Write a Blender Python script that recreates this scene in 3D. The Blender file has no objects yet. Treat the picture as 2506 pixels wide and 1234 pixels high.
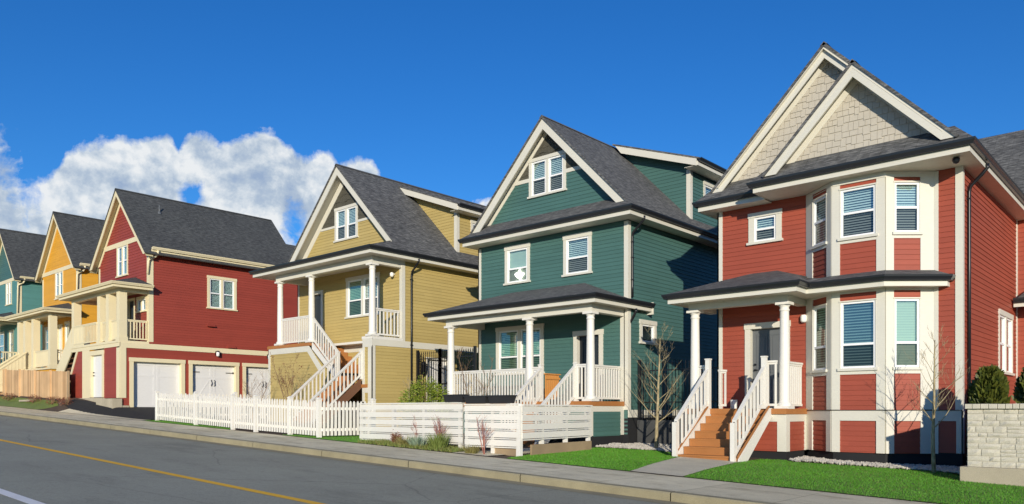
import bpy, bmesh, math, random
from mathutils import Vector, noise
random.seed(7)
S=bpy.context.scene; COL=S.collection; PI=math.pi
# ------------------------------------------------------------------ materials
MATS={}
def newmat(name):
    m=bpy.data.materials.new(name); m.use_nodes=True; nt=m.node_tree; nt.nodes.clear()
    o=nt.nodes.new('ShaderNodeOutputMaterial'); b=nt.nodes.new('ShaderNodeBsdfPrincipled')
    nt.links.new(b.outputs[0],o.inputs[0]); MATS[name]=m
    return m,nt,b,o
def N(nt,t,**k):
    n=nt.nodes.new(t)
    for a,v in k.items(): setattr(n,a,v)
    return n
def L(nt,a,b): nt.links.new(a,b)
def coords(nt,scale=(1,1,1),src='pos'):
    if src=='pos': g=N(nt,'ShaderNodeNewGeometry').outputs['Position']
    else: g=N(nt,'ShaderNodeTexCoord').outputs['UV']
    mp=N(nt,'ShaderNodeMapping'); mp.inputs['Scale'].default_value=scale; L(nt,g,mp.inputs['Vector'])
    return mp.outputs[0]
def nz(nt,vec,scale,detail=4,rough=.55):
    n=N(nt,'ShaderNodeTexNoise'); n.inputs['Scale'].default_value=scale; n.inputs['Detail'].default_value=detail
    n.inputs['Roughness'].default_value=rough; L(nt,vec,n.inputs['Vector']); return n.outputs['Fac']
def ramp(nt,fac,stops):
    r=N(nt,'ShaderNodeValToRGB'); e=r.color_ramp.elements
    while len(e)<len(stops): e.new(.5)
    for i,(p,c) in enumerate(stops):
        e[i].position=p; e[i].color=(*c,1) if len(c)==3 else c
    L(nt,fac,r.inputs[0]); return r.outputs[0]
def mix(nt,f,a,b,mode='MIX'):
    m=N(nt,'ShaderNodeMix',data_type='RGBA',blend_type=mode)
    for s,v in ((0,f),(6,a),(7,b)):
        if hasattr(v,'links') or hasattr(v,'is_linked'): L(nt,v,m.inputs[s])
        else: m.inputs[s].default_value=v if s==0 else ((*v,1) if len(v)==3 else v)
    return m.outputs[2]
def bump(nt,b,h,st=.3,dist=.01):
    u=N(nt,'ShaderNodeBump'); u.inputs['Strength'].default_value=st; u.inputs['Distance'].default_value=dist
    L(nt,h,u.inputs['Height']); L(nt,u.outputs[0],b.inputs['Normal'])
def mul(c,k): return tuple(min(1,x*k) for x in c)
def paint(name,c,rough=.5,var=.10,grain=(2,2,30),bs=.12,spec=.4):
    """painted board: faint weathering blotches and grain"""
    m,nt,b,o=newmat(name)
    v=coords(nt); big=nz(nt,v,.9,5); fine=nz(nt,coords(nt,grain),4,3)
    c1=ramp(nt,big,[(.3,mul(c,1-var)),(.7,mul(c,1+var))])
    c2=mix(nt,.35,c1,ramp(nt,fine,[(.3,mul(c,.86)),(.7,mul(c,1.1))]))
    if 'siding' in name:
        g=N(nt,'ShaderNodeNewGeometry'); sp=N(nt,'ShaderNodeSeparateXYZ'); L(nt,g.outputs['Position'],sp.inputs[0])
        def mth(op,a,bv):
            n=N(nt,'ShaderNodeMath',operation=op)
            for i,v in enumerate((a,bv)):
                if v is None: continue
                if isinstance(v,(int,float)): n.inputs[i].default_value=v
                else: L(nt,v,n.inputs[i])
            return n.outputs[0]
        zi=mth('FLOOR',mth('DIVIDE',sp.outputs[2],.115),None); xs=mth('FLOOR',mth('ADD',mth('DIVIDE',mth('ADD',sp.outputs[0],sp.outputs[1]),3.4),mth('MULTIPLY',zi,.37)),None)
        cbx=N(nt,'ShaderNodeCombineXYZ'); L(nt,zi,cbx.inputs[0]); L(nt,xs,cbx.inputs[1]); wn=N(nt,'ShaderNodeTexWhiteNoise'); L(nt,cbx.outputs[0],wn.inputs['Vector'])
        c2=mix(nt,1,c2,ramp(nt,wn.outputs['Value'],[(0,(.90,.90,.90)),(1,(1.0,1.0,1.0))]),'MULTIPLY')
    L(nt,c2,b.inputs['Base Color']); b.inputs['Roughness'].default_value=rough; b.inputs['Specular IOR Level'].default_value=spec
    bump(nt,b,fine,bs,.004); return m
paint('white_trim',(.655,.635,.55),.45,.04)
paint('white_paint',(.74,.72,.66),.45,.04)
paint('cream_trim',(.74,.655,.43),.5,.05)
paint('vinyl',(.86,.87,.87),.35,.02,bs=.03)
paint('red_siding',(.345,.074,.042),.55,.09)
paint('green_siding',(.068,.155,.138),.5,.09)
paint('khaki_siding',(.50,.385,.145),.55,.07)
paint('dark_red_siding',(.31,.055,.036),.55,.08)
paint('yellow_siding',(.72,.36,.035),.55,.06)
paint('teal_siding',(.10,.265,.245),.5,.08)
paint('soffit',(.70,.66,.55),.55,.04)
paint('cream_soffit',(.60,.52,.31),.55,.05)
paint('black_metal',(.012,.013,.016),.3,.1)
paint('gutter_black',(.018,.020,.024),.28,.1,bs=.03,spec=.6)
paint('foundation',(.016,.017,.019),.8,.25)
paint('door_grey',(.13,.14,.145),.4,.05)
paint('door_dark',(.028,.036,.045),.35,.05)
paint('door_white',(.74,.735,.72),.4,.03)
paint('plastic_black',(.025,.025,.027),.5,.15)
paint('deck_wood',(.40,.165,.050),.55,.18,grain=(20,2,20))
paint('stair_dark_wood',(.16,.075,.04),.6,.2,grain=(20,2,20))
paint('cedar',(.70,.47,.26),.7,.22,grain=(14,14,1),bs=.3)
m=MATS['cedar']; nt=m.node_tree; b=[n for n in nt.nodes if n.type=='BSDF_PRINCIPLED'][0]; src=b.inputs['Base Color'].links[0].from_socket; oi=N(nt,'ShaderNodeObjectInfo'); L(nt,mix(nt,1,src,ramp(nt,oi.outputs['Random'],[(0,(.55,.50,.44)),(.45,(.85,.82,.78)),(1,(1.0,1.0,.97))]),'MULTIPLY'),b.inputs['Base Color'])
paint('gate_wood',(.60,.27,.07),.6,.12,grain=(14,14,1))
paint('timber',(.34,.25,.15),.8,.25,grain=(1,1,20),bs=.3)
paint('grey_shake',(.50,.46,.38),.7,.10)
paint('dark_shake',(.085,.08,.06),.7,.2)
paint('fence_white',(.77,.745,.68),.5,.06,grain=(2,2,20))
def concrete(name,c,sc=3,var=.25,br=.9,bs=.4,bd=.01):
    m,nt,b,o=newmat(name); v=coords(nt)
    a=nz(nt,v,sc,8,.65); f=nz(nt,v,70,3)
    c1=ramp(nt,a,[(.3,mul(c,1-var)),(.72,mul(c,1+var))])
    c2=mix(nt,.4,c1,ramp(nt,f,[(.35,mul(c,.7)),(.65,mul(c,1.25))]))
    L(nt,c2,b.inputs['Base Color']); b.inputs['Roughness'].default_value=br
    bump(nt,b,f,bs,bd); return m,nt,b,c2
concrete('kerb_concrete',(.31,.27,.165),1.6,.3)
concrete('wall_concrete',(.42,.37,.27),1.2,.28)
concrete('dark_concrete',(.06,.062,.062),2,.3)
concrete('stone_block',(.54,.505,.41),2.5,.14)
concrete('path_concrete',(.66,.59,.42),1.5,.2)
concrete('fresh_asphalt',(.012,.012,.013),1.5,.3,.95)
concrete('pebble',(.47,.44,.38),14,.6,.85,.1)
concrete('soil',(.075,.05,.032),3,.35,1)
# sidewalk with slab joints
m,nt,b,c=concrete('sidewalk_concrete',(.80,.71,.48),.9,.22)
w=N(nt,'ShaderNodeTexBrick'); w.offset=0; w.inputs['Scale'].default_value=1; w.inputs['Brick Width'].default_value=1.5; w.inputs['Row Height'].default_value=1.98
w.inputs['Mortar Size'].default_value=.012; w.inputs['Color1'].default_value=(1,1,1,1); w.inputs['Color2'].default_value=(.86,.85,.83,1); w.inputs['Mortar'].default_value=(.6,.57,.5,1)
mp=coords(nt); mpn=mp.node; mpn.inputs['Location'].default_value=(0,-10.43,0); L(nt,mp,w.inputs['Vector'])
st=ramp(nt,nz(nt,coords(nt,(1,3,1)),1.1,6,.7),[(.30,(.62,.58,.5)),(.5,(1,1,1)),(.8,(1.0,1.0,1.0))])
L(nt,mix(nt,1,mix(nt,1,c,w.outputs['Color'],'MULTIPLY'),st,'MULTIPLY'),b.inputs['Base Color'])
# road asphalt: aggregate, long tyre-worn streaks, patches, cracks
m,nt,b,o=newmat('road_asphalt'); v=coords(nt)
agg=nz(nt,v,55,4,.8); agg2=nz(nt,v,160,2,.6); big=nz(nt,coords(nt,(.12,.9,1)),1.0,5); pat=nz(nt,v,.5,5,.6)
c1=ramp(nt,agg,[(.32,(.16,.155,.112)),(.5,(.35,.34,.25)),(.68,(.66,.63,.47))])
c2=mix(nt,.5,c1,ramp(nt,big,[(.35,(.26,.255,.19)),(.65,(.34,.335,.25))]))
c3=mix(nt,.35,c2,ramp(nt,pat,[(.4,(.25,.245,.18)),(.6,(.34,.335,.25))]))
vo=N(nt,'ShaderNodeTexVoronoi',feature='DISTANCE_TO_EDGE'); vo.inputs['Scale'].default_value=.22
wv=N(nt,'ShaderNodeTexNoise'); wv.inputs['Scale'].default_value=1.4; wv.inputs['Detail'].default_value=6; L(nt,v,wv.inputs['Vector'])
L(nt,mix(nt,.22,v,wv.outputs['Color'],'ADD'),vo.inputs['Vector'])
ck=ramp(nt,vo.outputs['Distance'],[(0,(.72,.72,.72)),(.004,(1,1,1))])
md=ramp(nt,nz(nt,v,13,5,.75),[(.3,(.78,.79,.8)),(.5,(1,1,1)),(.7,(1.0,1.0,.99))]); sn=ramp(nt,nz(nt,coords(nt,(.35,1.1,1)),.8,6,.7),[(.34,(.80,.80,.80)),(.46,(1,1,1))])
L(nt,mix(nt,1,mix(nt,1,mix(nt,1,c3,ck,'MULTIPLY'),md,'MULTIPLY'),sn,'MULTIPLY'),b.inputs['Base Color']); b.inputs['Roughness'].default_value=.85
bump(nt,b,agg,.5,.006)
def road_paint(name,c):
    m,nt,b,o=newmat(name); v=coords(nt); w=nz(nt,v,35,4,.7); big=nz(nt,v,2.5,4)
    k=mix(nt,.5,ramp(nt,w,[(.30,(.22,.20,.15)),(.38,c)]),ramp(nt,big,[(.2,mul(c,.8)),(.5,c)]))
    L(nt,k,b.inputs['Base Color']); b.inputs['Roughness'].default_value=.7
road_paint('yellow_line_paint',(.95,.52,.015)); road_paint('white_line_paint',(.88,.86,.80))
# shingles : uv in metres
def shingle(name,base,hi):
    m,nt,b,o=newmat(name); v=coords(nt,(1,1,1),'uv')
    br=N(nt,'ShaderNodeTexBrick'); br.offset=.37; br.offset_frequency=1
    for k,x in (('Scale',1),('Brick Width',.24),('Row Height',.14),('Mortar Size',.006),('Bias',0)): br.inputs[k].default_value=x
    br.inputs['Color1'].default_value=(*base,1); br.inputs['Color2'].default_value=(*hi,1); br.inputs['Mortar'].default_value=(*mul(base,.4),1)
    L(nt,v,br.inputs['Vector'])
    s1=nz(nt,coords(nt,(1.6,6.6,1),'uv'),2.6,3,.65); s2=nz(nt,coords(nt,(1,1,1),'uv'),.5,3)
    k=mix(nt,.62,br.outputs['Color'],ramp(nt,s1,[(.36,mul(base,.38)),(.5,base),(.64,mul(hi,1.35))]))
    k=mix(nt,1,k,ramp(nt,s2,[(.3,(.85,.85,.86)),(.7,(1.1,1.1,1.08))]),'MULTIPLY')
    g=nz(nt,coords(nt,(1,1,1),'uv'),220,2)
    k=mix(nt,1,k,ramp(nt,g,[(.3,(.75,.75,.75)),(.7,(1.2,1.2,1.2))]),'MULTIPLY')
    L(nt,k,b.inputs['Base Color']); b.inputs['Roughness'].default_value=.9
    sep=N(nt,'ShaderNodeSeparateXYZ'); L(nt,v,sep.inputs[0])
    q=N(nt,'ShaderNodeMath',operation='DIVIDE'); q.inputs[1].default_value=.14; L(nt,sep.outputs[1],q.inputs[0])
    fr=N(nt,'ShaderNodeMath',operation='FRACT'); L(nt,q.outputs[0],fr.inputs[0])
    iv=N(nt,'ShaderNodeMath',operation='SUBTRACT'); iv.inputs[0].default_value=1; L(nt,fr.outputs[0],iv.inputs[1])
    ad=N(nt,'ShaderNodeMath',operation='ADD'); L(nt,iv.outputs[0],ad.inputs[0]); L(nt,br.outputs['Fac'],ad.inputs[1])
    bump(nt,b,iv.outputs[0],.6,.012)
shingle('shingle_roof',(.080,.082,.083),(.17,.17,.165))
shingle('shingle_roof_blue',(.060,.064,.064),(.10,.103,.100))
# grass
def grassmat(name,a,bb,ccc):
    m,nt,b,o=newmat(name); v=coords(nt); n1=nz(nt,v,1.3,4); n2=nz(nt,v,40,3)
    k=mix(nt,.5,ramp(nt,n1,[(.3,a),(.7,bb)]),ramp(nt,n2,[(.3,a),(.7,ccc)]))
    L(nt,k,b.inputs['Base Color']); b.inputs['Roughness'].default_value=.6; bump(nt,b,n2,.6,.02)
    b.inputs['Subsurface Weight'].default_value=0
grassmat('lawn_green',(.055,.17,.004),(.10,.26,.008),(.13,.30,.012))
grassmat('grass_blade',(.05,.19,.005),(.09,.29,.010),(.13,.34,.018))
grassmat('dull_grass',(.10,.15,.025),(.17,.22,.04),(.2,.24,.05))
grassmat('grass_dry',(.20,.16,.05),(.28,.24,.08),(.16,.2,.05))
def leafmat(name,a,b2):
    m,nt,b,o=newmat(name); v=coords(nt); n1=nz(nt,v,9,3)
    L(nt,ramp(nt,n1,[(.3,a),(.7,b2)]),b.inputs['Base Color']); b.inputs['Roughness'].default_value=.5
leafmat('bamboo_leaf',(.10,.16,.010),(.30,.36,.04))
leafmat('arborvitae_leaf',(.025,.045,.006),(.13,.14,.02))
leafmat('red_leaf',(.14,.035,.02),(.25,.09,.04))
leafmat('silver_leaf',(.16,.24,.16),(.28,.36,.25))
def barkmat(name,a,b2):
    m,nt,b,o=newmat(name); n1=nz(nt,coords(nt,(1,1,.35)),22,5)
    L(nt,ramp(nt,n1,[(.35,a),(.65,b2)]),b.inputs['Base Color']); b.inputs['Roughness'].default_value=.8; bump(nt,b,n1,.4,.005)
barkmat('pale_bark',(.22,.17,.085),(.44,.37,.22)); barkmat('brown_bark',(.17,.10,.05),(.32,.21,.12)); barkmat('red_twig',(.22,.07,.05),(.42,.2,.15))
# glass
def glassmat(name,refl,tint,rough=.0):
    m=bpy.data.materials.new(name); m.use_nodes=True; nt=m.node_tree; nt.nodes.clear(); MATS[name]=m
    o=N(nt,'ShaderNodeOutputMaterial'); t=N(nt,'ShaderNodeBsdfTransparent'); g=N(nt,'ShaderNodeBsdfGlossy'); g.inputs['Roughness'].default_value=rough
    t.inputs[0].default_value=(*tint,1); g.inputs[0].default_value=(1,1,1,1)
    lw=N(nt,'ShaderNodeLayerWeight'); lw.inputs['Blend'].default_value=.5; pw=N(nt,'ShaderNodeMath',operation='POWER'); pw.inputs[1].default_value=4; L(nt,lw.outputs['Facing'],pw.inputs[0])
    ad=N(nt,'ShaderNodeMath',operation='ADD',use_clamp=True); ad.inputs[1].default_value=refl; L(nt,pw.outputs[0],ad.inputs[0])
    nn=nz(nt,coords(nt),1.1,2); bp=N(nt,'ShaderNodeBump'); bp.inputs['Strength'].default_value=.12; bp.inputs['Distance'].default_value=.02; L(nt,nn,bp.inputs['Height']); L(nt,bp.outputs[0],g.inputs['Normal'])
    ms=N(nt,'ShaderNodeMixShader'); L(nt,ad.outputs[0],ms.inputs[0]); L(nt,t.outputs[0],ms.inputs[1]); L(nt,g.outputs[0],ms.inputs[2]); L(nt,ms.outputs[0],o.inputs[0])
glassmat('glass',.22,(.78,.92,.92)); glassmat('glass_screen',.07,(.46,.50,.50),.08)
def blindmat(name,c,gap,frac,pitch=.058):
    m,nt,b,o=newmat(name); g=N(nt,'ShaderNodeNewGeometry'); sp=N(nt,'ShaderNodeSeparateXYZ'); L(nt,g.outputs['Position'],sp.inputs[0])
    q=N(nt,'ShaderNodeMath',operation='DIVIDE'); q.inputs[1].default_value=pitch; L(nt,sp.outputs[2],q.inputs[0])
    fr=N(nt,'ShaderNodeMath',operation='FRACT'); L(nt,q.outputs[0],fr.inputs[0])
    L(nt,ramp(nt,fr.outputs[0],[(0,gap),(frac,gap),(frac+.08,c),(.95,mul(c,.85)),(1,gap)]),b.inputs['Base Color']); b.inputs['Roughness'].default_value=.5
blindmat('blind_white',(.80,.84,.80),(.04,.05,.05),.38)
blindmat('blind_green_reflect',(.45,.66,.42),(.03,.07,.04),.35)  # green also stands in for trees reflected in the bay's lower pane
blindmat('blind_closed',(.62,.66,.46),(.42,.46,.33),.12); blindmat('blind_dim',(.30,.38,.38),(.02,.035,.05),.55,.065)  # closed blind: pale green tint paints in the pane's reflection
blindmat('dark_interior',(.035,.04,.04),(.02,.02,.022),.3,.4)  # near-black colour stands in for unlit rooms behind bare panes
paint('curtain',(.55,.60,.50),.8,.1,grain=(30,30,1),bs=.4)
m,nt,b,o=newmat('lamp_glow'); b.inputs['Emission Color'].default_value=(1,.97,.85,1); b.inputs['Emission Strength'].default_value=3.5; b.inputs['Base Color'].default_value=(.9,.9,.85,1)
m,nt,b,o=newmat('frosted'); b.inputs['Base Color'].default_value=(.85,.85,.82,1); b.inputs['Roughness'].default_value=.3
# ------------------------------------------------------------------ mesh builder
class MB:
    def __init__(s): s.v=[];s.f=[];s.uv=[];s.m=[];s.sm=[]
    def face(s,pts,uvs=None,mi=0,smooth=False):
        i=len(s.v); s.v+= [tuple(p) for p in pts]; s.f.append(tuple(range(i,i+len(pts)))); s.uv.append(uvs); s.m.append(mi); s.sm.append(smooth)
    def hexa(s,a,mi=0):
        """8 points: 0-3 one face ring, 4-7 the opposite ring"""
        i=len(s.v); s.v+=[tuple(p) for p in a]
        for q in ((3,2,1,0),(4,5,6,7),(0,1,5,4),(1,2,6,5),(2,3,7,6),(3,0,4,7)):
            s.f.append(tuple(i+k for k in q)); s.uv.append(None); s.m.append(mi); s.sm.append(False)
    def box(s,x0,x1,y0,y1,z0,z1,mi=0):
        s.hexa([(x0,y0,z0),(x1,y0,z0),(x1,y1,z0),(x0,y1,z0),(x0,y0,z1),(x1,y0,z1),(x1,y1,z1),(x0,y1,z1)],mi)
    def beam(s,a,b,w,h,up=(0,0,1),mi=0,cut=None):
        """rectangular bar from a to b, width w sideways, height h hanging centred; cut='v' keeps its ends vertical"""
        a=Vector(a);b=Vector(b);d=(b-a).normalized(); sd=d.cross(Vector(up)).normalized()*w/2
        u=(Vector((0,0,1))*(h/2/max(.2,math.sqrt(1-d.z*d.z)))) if cut=='v' else sd.normalized().cross(d)*h/2
        s.hexa([a-sd-u,a+sd-u,a+sd+u,a-sd+u,b-sd-u,b+sd-u,b+sd+u,b-sd+u],mi)
    def prism(s,poly,vec,mi=0):
        """extrude a planar polygon (3-D points) along vec"""
        n=len(poly); i=len(s.v); vec=Vector(vec); P=[Vector(p) for p in poly]
        s.v+=[tuple(p) for p in P]+[tuple(p+vec) for p in P]
        fs=[tuple(i+k for k in reversed(range(n))),tuple(i+n+k for k in range(n))]+[(i+k,i+(k+1)%n,i+n+(k+1)%n,i+n+k) for k in range(n)]
        for f in fs: s.f.append(f); s.uv.append(None); s.m.append(mi); s.sm.append(False)
    def tube(s,pts,rs,seg=7,mi=0):
        P=[Vector(p) for p in pts]
        if not hasattr(rs,'__len__'): rs=[rs]*len(P)
        i0=len(s.v); ref=Vector((.31,.77,.55))
        for k,p in enumerate(P):
            d=(P[min(k+1,len(P)-1)]-P[max(k-1,0)]).normalized()
            a=d.cross(ref)
            if a.length<.1: a=d.cross(Vector((1,0,0)))
            a.normalize(); b=d.cross(a)
            for j in range(seg):
                t=2*PI*j/seg; s.v.append(tuple(p+(a*math.cos(t)+b*math.sin(t))*rs[k]))
        for k in range(len(P)-1):
            for j in range(seg):
                j2=(j+1)%seg; s.f.append((i0+k*seg+j,i0+k*seg+j2,i0+(k+1)*seg+j2,i0+(k+1)*seg+j)); s.uv.append(None); s.m.append(mi); s.sm.append(True)
        for k in (0,len(P)-1):
            s.f.append(tuple(i0+k*seg+j for j in range(seg))); s.uv.append(None); s.m.append(mi); s.sm.append(False)
    def lathe(s,cx,cy,prof,seg=20,mi=0):
        i0=len(s.v)
        for r,z in prof:
            for j in range(seg):
                t=2*PI*j/seg; s.v.append((cx+r*math.cos(t),cy+r*math.sin(t),z))
        for k in range(len(prof)-1):
            for j in range(seg):
                j2=(j+1)%seg; s.f.append((i0+k*seg+j,i0+k*seg+j2,i0+(k+1)*seg+j2,i0+(k+1)*seg+j)); s.uv.append(None); s.m.append(mi); s.sm.append(True)
        s.f.append(tuple(i0+(len(prof)-1)*seg+j for j in range(seg))); s.uv.append(None); s.m.append(mi); s.sm.append(False)
    def sweep(s,path,prof,mi=0,closed_ends=True):
        """profile [(outward,z)] swept with mitred corners along a plan path; outside is on the right"""
        n=len(path); rings=[]
        for k in range(n):
            p=Vector(path[k][:2]); ns=[]
            if k>0: d=(p-Vector(path[k-1][:2])).normalized(); ns.append(Vector((d.y,-d.x)))
            if k<n-1: d=(Vector(path[k+1][:2])-p).normalized(); ns.append(Vector((d.y,-d.x)))
            o=ns[0] if len(ns)==1 else (ns[0]+ns[1])/(1+ns[0].dot(ns[1]))
            rings.append([(p.x+o.x*a,p.y+o.y*a,z) for a,z in prof])
        i0=len(s.v); m=len(prof)
        for r in rings: s.v+=r
        for k in range(n-1):
            for j in range(m):
                j2=(j+1)%m; s.f.append((i0+k*m+j,i0+k*m+j2,i0+(k+1)*m+j2,i0+(k+1)*m+j)); s.uv.append(None); s.m.append(mi); s.sm.append(False)
        for k in (0,n-1):
            s.f.append(tuple(i0+k*m+j for j in range(m))); s.uv.append(None); s.m.append(mi); s.sm.append(False)
    def slab(s,pts,t=.05,mi=0):
        """roof plane with shingle uv in metres on its top face"""
        P=[Vector(p) for p in pts]; n=Vector((0,0,0))
        for k in range(len(P)):
            a,b=P[k],P[(k+1)%len(P)]; n+=a.cross(b)
        n.normalize()
        if n.z<0: n=-n; P.reverse()
        u=Vector((0,0,1)).cross(n); u=u.normalized() if u.length>1e-3 else Vector((1,0,0)); w=n.cross(u)
        s.face(P,[(p.dot(u)+3.3,p.dot(w)+7.7) for p in P],mi)
        Q=[p-n*t for p in P]; s.face(list(reversed(Q)),None,mi)
        for k in range(len(P)):
            k2=(k+1)%len(P); s.face([P[k],Q[k],Q[k2],P[k2]],None,mi)
    def build(s,name,mat,parent=None,origin=None,bevel=0):
        me=bpy.data.meshes.new(name)
        org=Vector(origin) if origin is not None else Vector((0,0,0))
        if origin is not None: s.v=[tuple(Vector(p)-org) for p in s.v]
        me.from_pydata(s.v,[],s.f)
        ms=mat if isinstance(mat,(list,tuple)) else [mat]
        for x in ms: me.materials.append(MATS[x])
        me.polygons.foreach_set('material_index',s.m); me.polygons.foreach_set('use_smooth',s.sm)
        if any(u for u in s.uv):
            ul=me.uv_layers.new(name='UVMap'); flat=[]
            for f,u in zip(s.f,s.uv):
                if u: 
                    for a in u: flat+=a
                else:
                    for k in f: flat+=(s.v[k][0],s.v[k][2])
            ul.data.foreach_set('uv',flat)
        me.validate(); me.update()
        bm=bmesh.new(); bm.from_mesh(me); bmesh.ops.recalc_face_normals(bm,faces=bm.faces) if not any(s.uv) else None; bm.to_mesh(me); bm.free()
        o=bpy.data.objects.new(name,me); COL.objects.link(o)
        put(o,parent,org)
        if bevel:
            b=o.modifiers.new('bevel','BEVEL'); b.width=bevel; b.segments=2; b.limit_method='ANGLE'
        return o
WL={}
def put(o,parent,w):
    w=Vector(w); WL[o.name]=w
    if parent is not None: o.parent=parent; o.location=w-WL[parent.name]
    else: o.location=w
def thing(name,label,cat,loc,group=None):
    o=bpy.data.objects.new(name,None); COL.objects.link(o); o.empty_display_size=.2; put(o,None,loc); return tag(o,label,cat,group)
def tag(o,label,cat,group=None):
    o['label']=label; o['category']=cat
    if group: o['group']=group
    return o
def kind(o,k): o['kind']=k; return o
def clone(o,parent,w):
    c=o.copy(); COL.objects.link(c); put(c,parent,w); return c
# ------------------------------------------------------------------ planes and cladding
class Pl:
    def __init__(s,p,d,n): s.p=Vector((*p,0)); s.d=Vector((*d,0)); s.n=Vector((*n,0))
    def at(s,a,z,o=0): q=s.p+s.d*a+s.n*o; return (q.x,q.y,z)
def front(Y): return Pl((0,Y),(1,0),(0,-1))
def right(X): return Pl((X,0),(0,1),(1,0))
def left(X): return Pl((X,0),(0,-1),(-1,0))     # s = -Y
def back(Y): return Pl((0,Y),(-1,0),(0,1))      # s = -X
def facet(a,b):
    d=(Vector(b)-Vector(a)).normalized(); return Pl(a,(d.x,d.y),(d.y,-d.x))
def pbox(mb,pl,s0,s1,z0,z1,o0,o1,mi=0):
    A=[pl.at(s0,z0,o0),pl.at(s1,z0,o0),pl.at(s1,z0,o1),pl.at(s0,z0,o1)]; mb.hexa(A+[(x,y,z1) for x,y,_ in A],mi)
def lap(mb,pl,s0,s1,z0,z1,holes=(),e=.115,t=.014):
    if h.get('label','').startswith('dark red'): t=.006
    """overlapping boards with real bottom lips; s0,s1 numbers or functions of z"""
    f0=s0 if callable(s0) else (lambda z,v=s0:v); f1=s1 if callable(s1) else (lambda z,v=s1:v)
    k=math.floor(z0/e)
    while k*e<z1-1e-4:
        b0=k*e; b1=b0+e; zs=sorted({max(b0,z0),min(b1,z1)}|{h for H in holes for h in (H[2],H[3]) if max(b0,z0)<h<min(b1,z1)})
        for za,zb in zip(zs,zs[1:]):
            if zb-za<1e-4: continue
            zm=(za+zb)/2
            cuts=sorted((H[0],H[1]) for H in holes if H[2]<zm<H[3])
            segs=[]; cur=None
            for a,b in cuts+[(None,None)]:
                segs.append((cur,a)); cur=b
            oa=t*(1-(za-b0)/e)+.002; ob=t*(1-(zb-b0)/e)+.002
            for a,b in segs:
                al=f0(za) if a is None else a; ah=f0(zb) if a is None else a
                bl=f1(za) if b is None else b; bh=f1(zb) if b is None else b
                if bl-al<.005: continue
                if bh<ah: ah=bh=(ah+bh)/2
                mb.face([pl.at(al,za,oa),pl.at(bl,za,oa),pl.at(bh,zb,ob),pl.at(ah,zb,ob)])
                if abs(za-b0)<1e-4 or za==z0: mb.face([pl.at(al,za,0.002),pl.at(bl,za,0.002),pl.at(bl,za,oa),pl.at(al,za,oa)])
        k+=1
def shakes(mb,pl,s0,s1,z0,z1,holes=(),e=.165,w=.145,jit=.038,wave=False,seed=1):
    rnd=random.Random(seed); k=0; z=z0-.02; row=0
    while z<z1:
        a=s0(z)-.3+rnd.random()*.1
        while a<s1(z)+.1:
            ww=w*(.7+.6*rnd.random()); b=a+ww; dz=(.5*jit*(1+math.sin(a*9+row*2.1)) if wave else (jit if rnd.random()<.5 else 0))
            lo=z-dz; c=(a+b)/2; zc=z+e/2
            inside=s0(zc)-w<c<s1(zc)+w
            hid=any(H[0]-.0<a and b<H[1]+.0 and H[2]<lo and z+e<H[3] for H in holes)
            if inside and not hid:
                al=max(a+.004,s0(z)); bl=min(b-.002,s1(z)); ah=max(a+.004,s0(z+e)); bh=min(b-.004,s1(z+e))
                if bl-al>.01:
                    if ah>bh: ah=bh=(ah+bh)/2
                    t=.02+.006*rnd.random()
                    bad=False
                    for H in holes:
                        if H[2]<z+e-.03 and z-dz+.03<H[3]:
                            if H[0]<c<H[1]: bad=True
                            elif c<=H[0]: bl=min(bl,H[0]+.02); bh=min(bh,H[0]+.02)
                            else: al=max(al,H[1]-.02); ah=max(ah,H[1]-.02)
                    if bad or bl<=al or bh<=ah-.001: a=b; continue
                    lo=max(lo,z0)
                    mb.face([pl.at(al,lo,t),pl.at(bl,lo,t),pl.at(bh,z+e,.005),pl.at(ah,z+e,.005)])
                    mb.face([pl.at(al,lo,0),pl.at(bl,lo,0),pl.at(bl,lo,t),pl.at(al,lo,t)])
                    mb.face([pl.at(al,lo,0),pl.at(al,lo,t),pl.at(ah,z+e,.005),pl.at(ah,z+e,0)]); mb.face([pl.at(bl,lo,0),pl.at(bl,lo,t),pl.at(bh,z+e,.005),pl.at(bh,z+e,0)])
            a=b
        z+=e; row+=1
h={}
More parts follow.
